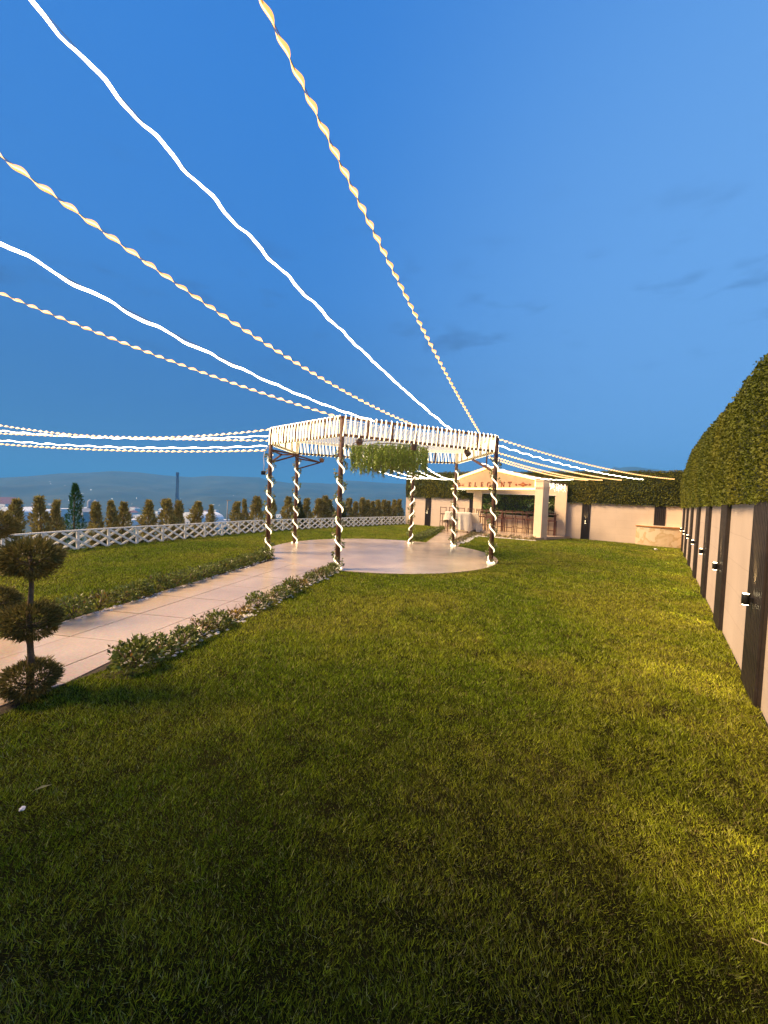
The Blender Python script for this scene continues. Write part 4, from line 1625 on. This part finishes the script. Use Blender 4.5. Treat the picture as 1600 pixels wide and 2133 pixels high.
NL = 15
for k in range(NL):
    t = k / (NL - 1)
    x, y = -3.72 + (-2.82 + 3.72) * t, 4.62 + (9.25 - 4.62) * t
    shrub(x + random.uniform(-.03, .03), y, 'd' if k != 1 else 't', random.uniform(.88, 1.08), 'leafy green shrub along the left edge of the path, %s from its near end' % ordinal(k),
          'shrubs along the left edge of the path', random.uniform(.85, 1.05))
rs_ = [('d', 1.15), ('d', 1.0), ('d', 1.0), ('t', 1.15), ('d', .95), ('y', 1.0), ('y', .8), ('d', 1.0), ('t', .8), ('d', .95), ('d', 1.0), ('t', 1.05), ('y', .9), ('d', .9), ('t', 1.0), ('d', .85), ('d', .85), ('d', .9)]
nR = len(rs_)
for k, (kd, s) in enumerate(rs_):
    t = k / (nR - 1)
    x, y = -2.17 + (-1.02 + 2.17) * t, 3.33 + (8.05 - 3.33) * t
    what = {'d': 'leafy green shrub', 't': 'thin straggly shrub', 'y': 'small yellowing shrub'}[kd]
    shrub(x + random.uniform(-.03, .03), y, kd, s * .9, '%s on the right edge of the path, %s from its near end' % (what, ordinal(k)), 'shrubs along the right edge of the path', random.uniform(.85, 1.05))
NB = 12
for k in range(NB):
    t = k / (NB - 1)
    x, y = 1.30 + (3.05 - 1.30) * t, 14.75 + (20.2 - 14.75) * t
    shrub(x, y, 'd', random.uniform(1.0, 1.25), 'low shrub left of the way to the bar, %s from the pergola' % ordinal(k), 'low shrubs left of the way to the bar', .85)
for k in range(9):
    t = k / 8
    x, y = 2.78 + (4.25 - 2.78) * t, 14.3 + (17.9 - 14.3) * t
    shrub(x, y, 't', random.uniform(.9, 1.1), 'sparse shrub right of the way to the bar, %s from the pergola' % ordinal(k), 'sparse shrubs right of the way to the bar', .85)
for k in range(9):
    t = k / 8
    x, y = 4.45 + (6.5 - 4.45) * t, 17.75 + (16.62 - 17.75) * t
    shrub(x, y, 'y' if k % 3 == 1 else 't', random.uniform(.9, 1.05), 'low sparse plant before the bar platform, %s from the left' % ordinal(k), 'low plants before the bar platform', .8)

# white pebbles along the planted strips
peb = MB()
pr = random.Random(4)


def pebble(x, y, r):
    vs = [(x + r * d[0] * pr.uniform(.7, 1.2), y + r * d[1] * pr.uniform(.7, 1.2), .012 + r * .55 * d[2]) for d in
          ((1, 0, 0), (.3, .95, 0), (-.8, .6, 0), (-.8, -.6, 0), (.3, -.95, 0), (0, 0, 1), (0, 0, -1))]
    peb.add(vs, [(i, (i + 1) % 5, 5) for i in range(5)] + [((i + 1) % 5, i, 6) for i in range(5)], 0, False)


for k in range(330):
    t = pr.random()
    pebble(-2.17 + 1.15 * t + pr.gauss(.03, .07), 3.33 + 4.72 * t + pr.gauss(0, .05), pr.uniform(.014, .036))
for k in range(110):
    t = pr.random()
    pebble(-3.70 + .9 * t + pr.gauss(.13, .05), 4.62 + 4.63 * t, pr.uniform(.012, .03))
for k in range(200):
    t = pr.random()
    pebble(2.85 + 1.47 * t + pr.gauss(.06, .09), 14.3 + 3.6 * t, pr.uniform(.03, .06))
for k in range(150):
    t = pr.random()
    pebble(4.4 + 2.1 * t + pr.gauss(-.03, .05), 17.62 - 1.13 * t + pr.gauss(-.06, .05), pr.uniform(.03, .055))
pbo = peb.build('pebbles', M_STONE)
tag(pbo, kind='stuff')
pbo['label'] = 'white pebbles strewn under the path shrubs'

# soil strips under the path shrubs
for nm, pts in (('left', [(-3.92, 4.45), (-3.60, 4.45), (-2.70, 9.3), (-3.0, 9.4)]), ('right', [(-2.36, 3.14), (-2.06, 3.14), (-.90, 8.1), (-1.16, 8.2)])):
    tag(MB().prism(pts, -.04, .003 if nm == 'right' else .0025).build('planting_bed', M_SOIL), kind='structure')

# ------------------------------------------------------------------ topiary
def ball_mesh(seed, n, r):
    rng_ = np.random.default_rng(seed)
    d = unit(rng_.normal(size=(n, 3)))
    lump = .82 + .36 * vnoise(np.c_[np.arctan2(d[:, 1], d[:, 0]) * 2 + 8, d[:, 2] * 3 + 8], 1.4, seed)
    rad = r * lump * rng_.uniform(.45, 1.0, n) ** .5
    P = d * rad[:, None]
    P[:, 2] *= .74
    Dr = d + rng_.normal(0, .38, (n, 3)) + np.array([0, 0, .25])
    L = rng_.uniform(.022, .058, n)
    V, F = leaf_quads(P, Dr, L, L * .12 + .003, rng_, .1)
    out = np.clip(rad / r, 0, 1.2)[:, None]
    f = rng_.random((n, 1))
    col = np.array([0.10, 0.11, 0.028]) * (1 - f) + np.array([0.29, 0.22, 0.06]) * f
    col = col * rng_.uniform(.5, 1.5, (n, 1))
    return np_mesh('foliage_ball', V, F, M_NEEDLE, np.repeat(col, 4, 0))


BALLS = [ball_mesh(300 + k, 6500, .215) for k in range(3)]


def topiary(x, y, balls, label, trunk_h):
    t = empty('topiary', (x, y, 0), 0, label, 'topiary')
    MB().tube([(0, 0, 0), (.008, 0, .3), (-.006, 0, .6), (.01, 0, .85), (0, 0, trunk_h)], [.024, .021, .018, .015, .01], 9).build('trunk', M_BARK, t)
    br = MB()
    for k, (z, s) in enumerate(balls):
        inst('foliage_ball', BALLS[k % 3], t, (0.0, 0, z), (0, 0, k * 1.7), (s, s, s))
        for q in range(9):
            a = q * 2.4
            br.tube([(0, 0, z - .05), (.08 * math.cos(a), .08 * math.sin(a), z - .02 + .03 * math.sin(q * 3)), (.15 * s * math.cos(a), .15 * s * math.sin(a), z + .06 * math.sin(q * 1.9))], [.008, .006, .003], 4)
    tag(br.build('branches', M_BARK, t), kind='stuff')


topiary(-2.58, 2.80, [(0.15, .80), (0.585, .80), (1.05, .84)], 'three-ball conifer topiary at the near left corner of the path', 1.10)
topiary(-4.28, 4.22, [(0.27, .95), (0.72, .8), (1.12, .85)], 'darker ball topiary across the path, cut by the left edge', 1.18)
shr = empty('bush', (-9.35, 8.85, -.3), 0, 'dark green bush at the left end of the lattice fence', 'bush')
inst('foliage', shrub_mesh(401, 900, .55, .95, .10, (0.03, 0.06, 0.018)), shr)

# ------------------------------------------------------------------ conifers beyond the fence
def conifer_mesh(seed, n=2600, H=1.9, W=.46, base=(0.36, 0.275, 0.10), spray=.115):
    rng_ = np.random.default_rng(seed)
    h = rng_.random(n) ** .9
    prof = np.minimum(1, (1 - h) * 1.7 + .06) ** .8 * (.80 + .16 * np.sin(h * 14 + seed))
    th = rng_.uniform(0, 2 * PI, n)
    lump = .50 + 1.0 * vnoise(np.c_[th * 1.5 + 4, h * 11 + 4], 1.0, seed)
    rad = W / 2 * prof * lump * rng_.uniform(.25, 1.0, n) ** .5
    rad = rad * (1 + .5 * (vnoise(np.c_[th * 2.2 + 9, h * 5 + 9], 1.0, seed + 7) - .5))
    P = np.c_[rad * np.cos(th) + .03 * np.sin(h * 7 + seed), rad * np.sin(th), .06 + h * (H - .22)]
    Dr = np.c_[np.cos(th) * .55, np.sin(th) * .55, np.full(n, .95)] + rng_.normal(0, .35, (n, 3))
    L = rng_.uniform(.5, 1.2, n) * spray
    V, F = leaf_quads(P, Dr, L, L * .26, rng_, .15)
    f = rng_.random((n, 1))
    col = np.array(base) * (.55 + .8 * f) * (1 + np.c_[np.zeros((n, 1)), .25 * rng_.random((n, 1)), np.zeros((n, 1))])
    return np_mesh('crown', V, F, M_NEEDLE, np.repeat(col, 4, 0))


CON = [conifer_mesh(500 + k) for k in range(5)]
CON_DARK = conifer_mesh(520, base=(0.075, 0.085, 0.03))
POP = conifer_mesh(530, 3000, 2.6, .62, (0.05, 0.12, 0.035), .10)
TRUNK = MB().tube([(0, 0, -.1), (0.005, 0, .6), (0, 0, 1.5)], [.035, .028, .012], 7).mesh('trunk', M_BARK)
TREES = [(-9.02, 9.38, 1.33, .35), (-8.89, 9.93, 1.41, .37), (-8.80, 10.32, 1.31, .28), (-8.69, 10.76, 1.66, .43), (-8.45, 11.25, 1.25, .34), (-8.27, 11.65, 1.30, .29),
         (-8.14, 11.97, 1.26, .36), (-7.74, 12.61, 1.34, .38), (-7.42, 13.11, 1.39, .46), (-7.22, 13.47, 1.33, .34), (-6.91, 14.19, 1.31, .43), (-6.66, 14.77, 1.17, .28),
         (-6.08, 15.91, 1.32, .44), (-5.91, 16.25, 1.43, .28), (-5.59, 16.79, 1.57, .50), (-5.14, 17.50, 1.47, .48), (-4.60, 18.29, 1.61, .55), (-4.18, 18.89, 1.40, .47),
         (-3.91, 19.28, 1.55, .48), (-3.42, 19.92, 1.55, .55), (-3.15, 20.23, 1.74, .56), (-2.90, 20.51, 1.52, .51), (-2.37, 21.10, 1.41, .53), (-2.00, 21.52, 1.64, .54),
         (-1.64, 21.92, 1.44, .44), (-1.27, 22.34, 1.70, .50), (-1.02, 22.62, 1.57, .45), (-0.69, 22.99, 1.50, .46), (-0.39, 23.34, 1.60, .47), (-0.01, 23.76, 1.61, .45),
         (0.24, 24.04, 1.56, .45), (0.60, 24.46, 1.64, .46), (0.99, 24.89, 1.69, .50)]
ci = 0
for k, (x, y, zt, w) in enumerate(TREES):
    zb = -.55
    if k == 3:
        t = empty('poplar_tree', (x, y, zb), 0, 'green young poplar among the brownish conifers behind the fence', 'tree')
        inst('crown', POP, t, (0, 0, 0), (0, 0, 1), (w / .5, w / .5, (zt - zb) / 2.5))
        inst('trunk', TRUNK, t, (0, 0, 0), (0, 0, 0), (1, 1, 1.3))
        continue
    t = empty('conifer', (x, y, zb), random.uniform(0, 6), 'slim brownish conifer behind the lattice fence, %s from the left' % ordinal(ci), 'tree', 'conifers in a row behind the fence')
    ci += 1
    s = w / .31
    inst('crown', CON[k % 5] if k not in (17, 22) else CON_DARK, t, (0, 0, 0), (0, 0, 0), (s, s, (zt - zb) / 1.93))
    inst('trunk', TRUNK, t)
BUSH = [shrub_mesh(600 + k, 500, .34, .55, .085, (0.03, 0.055, 0.02)) for k in range(3)]
for k, (x, y, s) in enumerate([(-8.75, 9.7, .7), (-8.62, 10.1, .7), (-8.3, 11.35, .75), (-7.95, 12.2, .8), (-7.75, 12.35, .7), (-7.1, 13.75, 1.0), (-6.75, 14.45, .9), (-6.3, 15.4, .9),
                               (-5.75, 16.45, .9), (-4.9, 17.9, 1.0), (-3.6, 19.6, 1.0), (-2.6, 20.85, 1.0)]):
    t = empty('bush', (x, y, -.55), k, 'dark green bush between the conifers behind the fence, %s from the left' % ordinal(k), 'bush', 'dark bushes among the conifers')
    inst('foliage', BUSH[k % 3], t, (0, 0, 0), (0, 0, 0), (s, s, s * 1.15))

# thin grey lamp post beyond the fence
lp = empty('street_lamp', (-6.9, 16.9, -.6), 0, 'thin grey lamp post rising among the conifers', 'street lamp')
MB().tube([(0, 0, 0), (0, 0, 1.8)], [.03, .02], 8).build('pole', M_GREY, lp)
MB().box((.06, 0, 1.8), (.2, .07, .03)).build('lamp_head', M_GREY, lp)

# ------------------------------------------------------------------ town on the plain
def house(px, Y, w, h, d, kind, wallm, roofm, label, cat, zoff=0.0):
    X = (px - 800) / 800 * Y
    w, h = w * 1.25, h * 1.3
    t = empty(cat.replace(' ', '_'), (X, Y, -39.95 + zoff), -.55 + random.uniform(-.15, .15), label, cat)
    MB().box((0, 0, h / 2), (w, d, h)).build('wall', wallm, t)
    if kind == 'arch':
        m = MB()
        N_ = 10
        pl = [(-w / 2 - .4, h)] + [(-(w / 2 + .4) * math.cos(PI * i / N_), h + .05 + w * .22 * math.sin(PI * i / N_)) for i in range(N_ + 1)] + [(w / 2 + .4, h)]
        pl = pl[1:-1][::-1]
        m.prism(pl, -d / 2 - .4, d / 2 + .4, M=Matrix.Rotation(R(90), 4, 'X'))
        m.build('roof', roofm, t)
    elif kind == 'gable':
        m = MB()
        m.prism([(-w / 2 - .5, h), (w / 2 + .5, h), (0, h + w * .26)], -d / 2 - .5, d / 2 + .5, M=Matrix.Rotation(R(90), 4, 'X'))
        m.build('roof', roofm, t)
    else:
        MB().box((0, 0, h + .25), (w + .6, d + .6, .5)).build('roof', roofm, t)
    nw = max(2, int(w / 5))
    for k in range(nw):
        x_ = -w / 2 + (k + .5) * w / nw
        MB().box((x_, -d / 2 - .03, h * .55), (w / nw * .4, .12, min(1.6, h * .3))).build('window', M_DARKGLASS, t)
    MB().box((w * .12, -d / 2 - .05, min(3, h * .4) / 2), (min(3.2, w * .2), .14, min(3, h * .4))).build('door', M_STEELBLUE, t)
    return t


TOWN = [(14, 590, 30, 7, 18, 'gable', M_WALLWHITE, M_ROOFRED, 'long red-roofed hall at the far left beyond the conifers', 'hall'),
        (40, 450, 20, 6, 26, 'arch', M_WALLWHITE, M_ROOFWHITE, 'white arched warehouse, leftmost on the plain', 'warehouse'),
        (66, 440, 17, 6, 24, 'arch', M_WALLWHITE, M_ROOFWHITE, 'white arched warehouse between the first two conifers', 'warehouse'),
        (103, 445, 17, 6, 24, 'arch', M_WALLWHITE, M_ROOFWHITE, 'white arched warehouse left of the green poplar', 'warehouse'),
        (135, 430, 11, 11, 14, 'flat', M_WALLWHITE, M_ROOFWHITE, 'tall pale block just left of the green poplar', 'building'),
        (181, 440, 12, 9, 12, 'gable', M_GREY, M_GREY, 'grey building below the two silos', 'building'),
        (276, 430, 12, 4, 9, 'flat', M_WALLWHITE, M_ROOFWHITE, 'white flat-roofed shed left of the mast', 'shed'),
        (295, 500, 18, 4, 9, 'flat', M_WALLWHITE, M_ROOFWHITE, 'long white shed farther out, left of the mast', 'shed'),
        (332, 440, 10, 4, 9, 'flat', M_WALLWHITE, M_ROOFWHITE, 'low white shed between two conifers near the mast', 'shed'),
        (362, 400, 11, 10, 12, 'gable', M_WALLWHITE, M_WALLWHITE, 'white gabled house at the foot of the mast', 'house'),
        (420, 420, 27, 8, 30, 'arch', M_WALLWHITE, M_ROOFWHITE, 'big white arched hall right of the mast', 'hall'),
        (456, 450, 20, 6, 12, 'flat', M_WALLWHITE, M_ROOFWHITE, 'white roofed shed beside the arched hall', 'shed'),
        (498, 420, 16, 5, 12, 'flat', M_WALLWHITE, M_ROOFWHITE, 'white roofed shed left of the left pergola post', 'shed'),
        (532, 430, 18, 6, 12, 'flat', M_WALLWHITE, M_ROOFWHITE, 'long pale shed beside the left pergola post', 'shed'),
        (590, 460, 14, 5, 12, 'flat', M_STEELBLUE, M_STEELBLUE, 'dark blue shed between the two left pergola posts', 'shed'),
        (655, 470, 12, 6, 12, 'gable', M_WALLWHITE, M_ROOFRED, 'small pale house left of the front pergola post', 'house')]
for a in TOWN:
    house(*a)
hr = random.Random(9)
far_px = sorted(hr.uniform(10, 720) for _ in range(34))
for k, px in enumerate(far_px):
    Y = hr.uniform(520, 840)
    red = hr.random() < .4
    house(px, Y, hr.uniform(6, 12), hr.uniform(3, 6), hr.uniform(6, 10), hr.choice(['flat', 'gable']), M_WALLWHITE if hr.random() < .7 else M_GREY,
          M_ROOFRED if red else M_ROOFWHITE, 'tiny far %s house on the plain, %s from the left among the far houses' % ('red-roofed' if red else 'white-roofed', ordinal(k)), 'house')['group'] = 'scattered far houses on the plain'
for k, dx in enumerate((0, 7.2)):
    t = empty('silo', (-369.5 + dx, 482, -39.95), 0, ['left one of the two grey silos right of the green poplar', 'right one of the two grey silos right of the green poplar'][k], 'silo', 'pair of silos')
    MB().lathe([(3.1, 0), (3.1, 21.5), (2.9, 22), (1.2, 24.0), (.3, 24.3)], 18).build('silo_body', M_GREY, t)
    MB().lathe([(3.16, 0), (3.16, .4)], 18, (0, 0, 14)).build('band', M_STEELBLUE, t)
ms = empty('mast', (-216, 400, -40), 0, 'tall dark blue-grey mast rising above the conifers on the left', 'mast')
m = MB()
for sx, sy in ((-1, -1), (1, -1), (1, 1), (-1, 1)):
    m.bar((sx * 1.4, sy * 1.4, 0), (sx * .6, sy * .6, 56), .45)
for i in range(16):
    z0, z1 = i * 3.5, (i + 1) * 3.5
    w0, w1 = 1.4 - .8 * z0 / 56, 1.4 - .8 * z1 / 56
    for (ax, ay), (bx_, by) in zip(((-1, -1), (1, -1), (1, 1), (-1, 1)), ((1, -1), (1, 1), (-1, 1), (-1, -1))):
        m.bar((ax * w0, ay * w0, z0), (bx_ * w1, by * w1, z1), .32)
        m.bar((bx_ * w0, by * w0, z0), (ax * w1, ay * w1, z1), .32)
m.build('tower', M_STEELBLUE, ms)
MB().box((0, 0, 57.5), (2.2, 2.2, 3.2)).box((1.4, -.5, 50), (.8, .8, 3.5)).box((-1.5, .4, 36), (.9, .9, 2.6)).box((1.5, .4, 31), (.9, .9, 2.6)).build('antenna', M_STEELBLUE, ms)
tl = MB()
for k in range(26):
    px, Y = hr.uniform(30, 780), hr.uniform(700, 1150)
    z = float(terrain_z(np.array([math.hypot((px - 800) / 800 * Y, Y)]), np.array([math.atan2((px - 800) / 800, 1)]))[0])
    s = .42
    tl.box(((px - 800) / 800 * Y, Y, z + 4), (s, s, s))
o = tl.build('town_lights', M_TOWN)
tag(o, kind='stuff')
o['label'] = 'pin-prick lights of the far town below the hills'

# ------------------------------------------------------------------ small litter on the lawn
def crumple(x, y, s, label, name, seed):
    r_ = random.Random(seed)
    bm = bmesh.new()
    bmesh.ops.create_icosphere(bm, subdivisions=2, radius=s)
    for v in bm.verts:
        v.co *= r_.uniform(.55, 1.15)
        v.co.z *= .55
    me_ = bpy.data.meshes.new(name)
    bm.to_mesh(me_)
    bm.free()
    me_.materials.append(M_PAPER)
    o_ = bpy.data.objects.new(name, me_)
    COL.objects.link(o_)
    o_.location = (x, y, s * .45 + .02)
    tag(o_, label, 'litter')


crumple(-1.69, 1.80, .015, 'scrap of white paper on the grass at the lower left', 'paper_scrap', 1)
crumple(10.39, 14.58, .07, 'white scrap on the grass before the marble counter', 'paper_scrap', 2)
lf = MB()
lf.add([(0, 0, 0), (.035, .009, .008), (.075, .0, .004), (.04, -.010, .007)], [(0, 1, 2, 3)])
o = lf.build('dry_leaf', mat('dry_leaf', (.24, .22, .09), .7, .2, 20), None, (-1.73, 1.90, .035), R(35))
tag(o, 'pale dry leaf lying on the lawn near the white scrap', 'leaf')
o = MB().tube([(1.42, 1.36, .03), (1.50, 1.30, .045), (1.60, 1.20, .04), (1.72, 1.05, .03)], .0022, 5).build('grass_stalk', mat('straw', (.55, .45, .22), .7, .2, 20))
tag(o, 'pale bent straw stalk lying in the lamp light at the lower right', 'stalk')
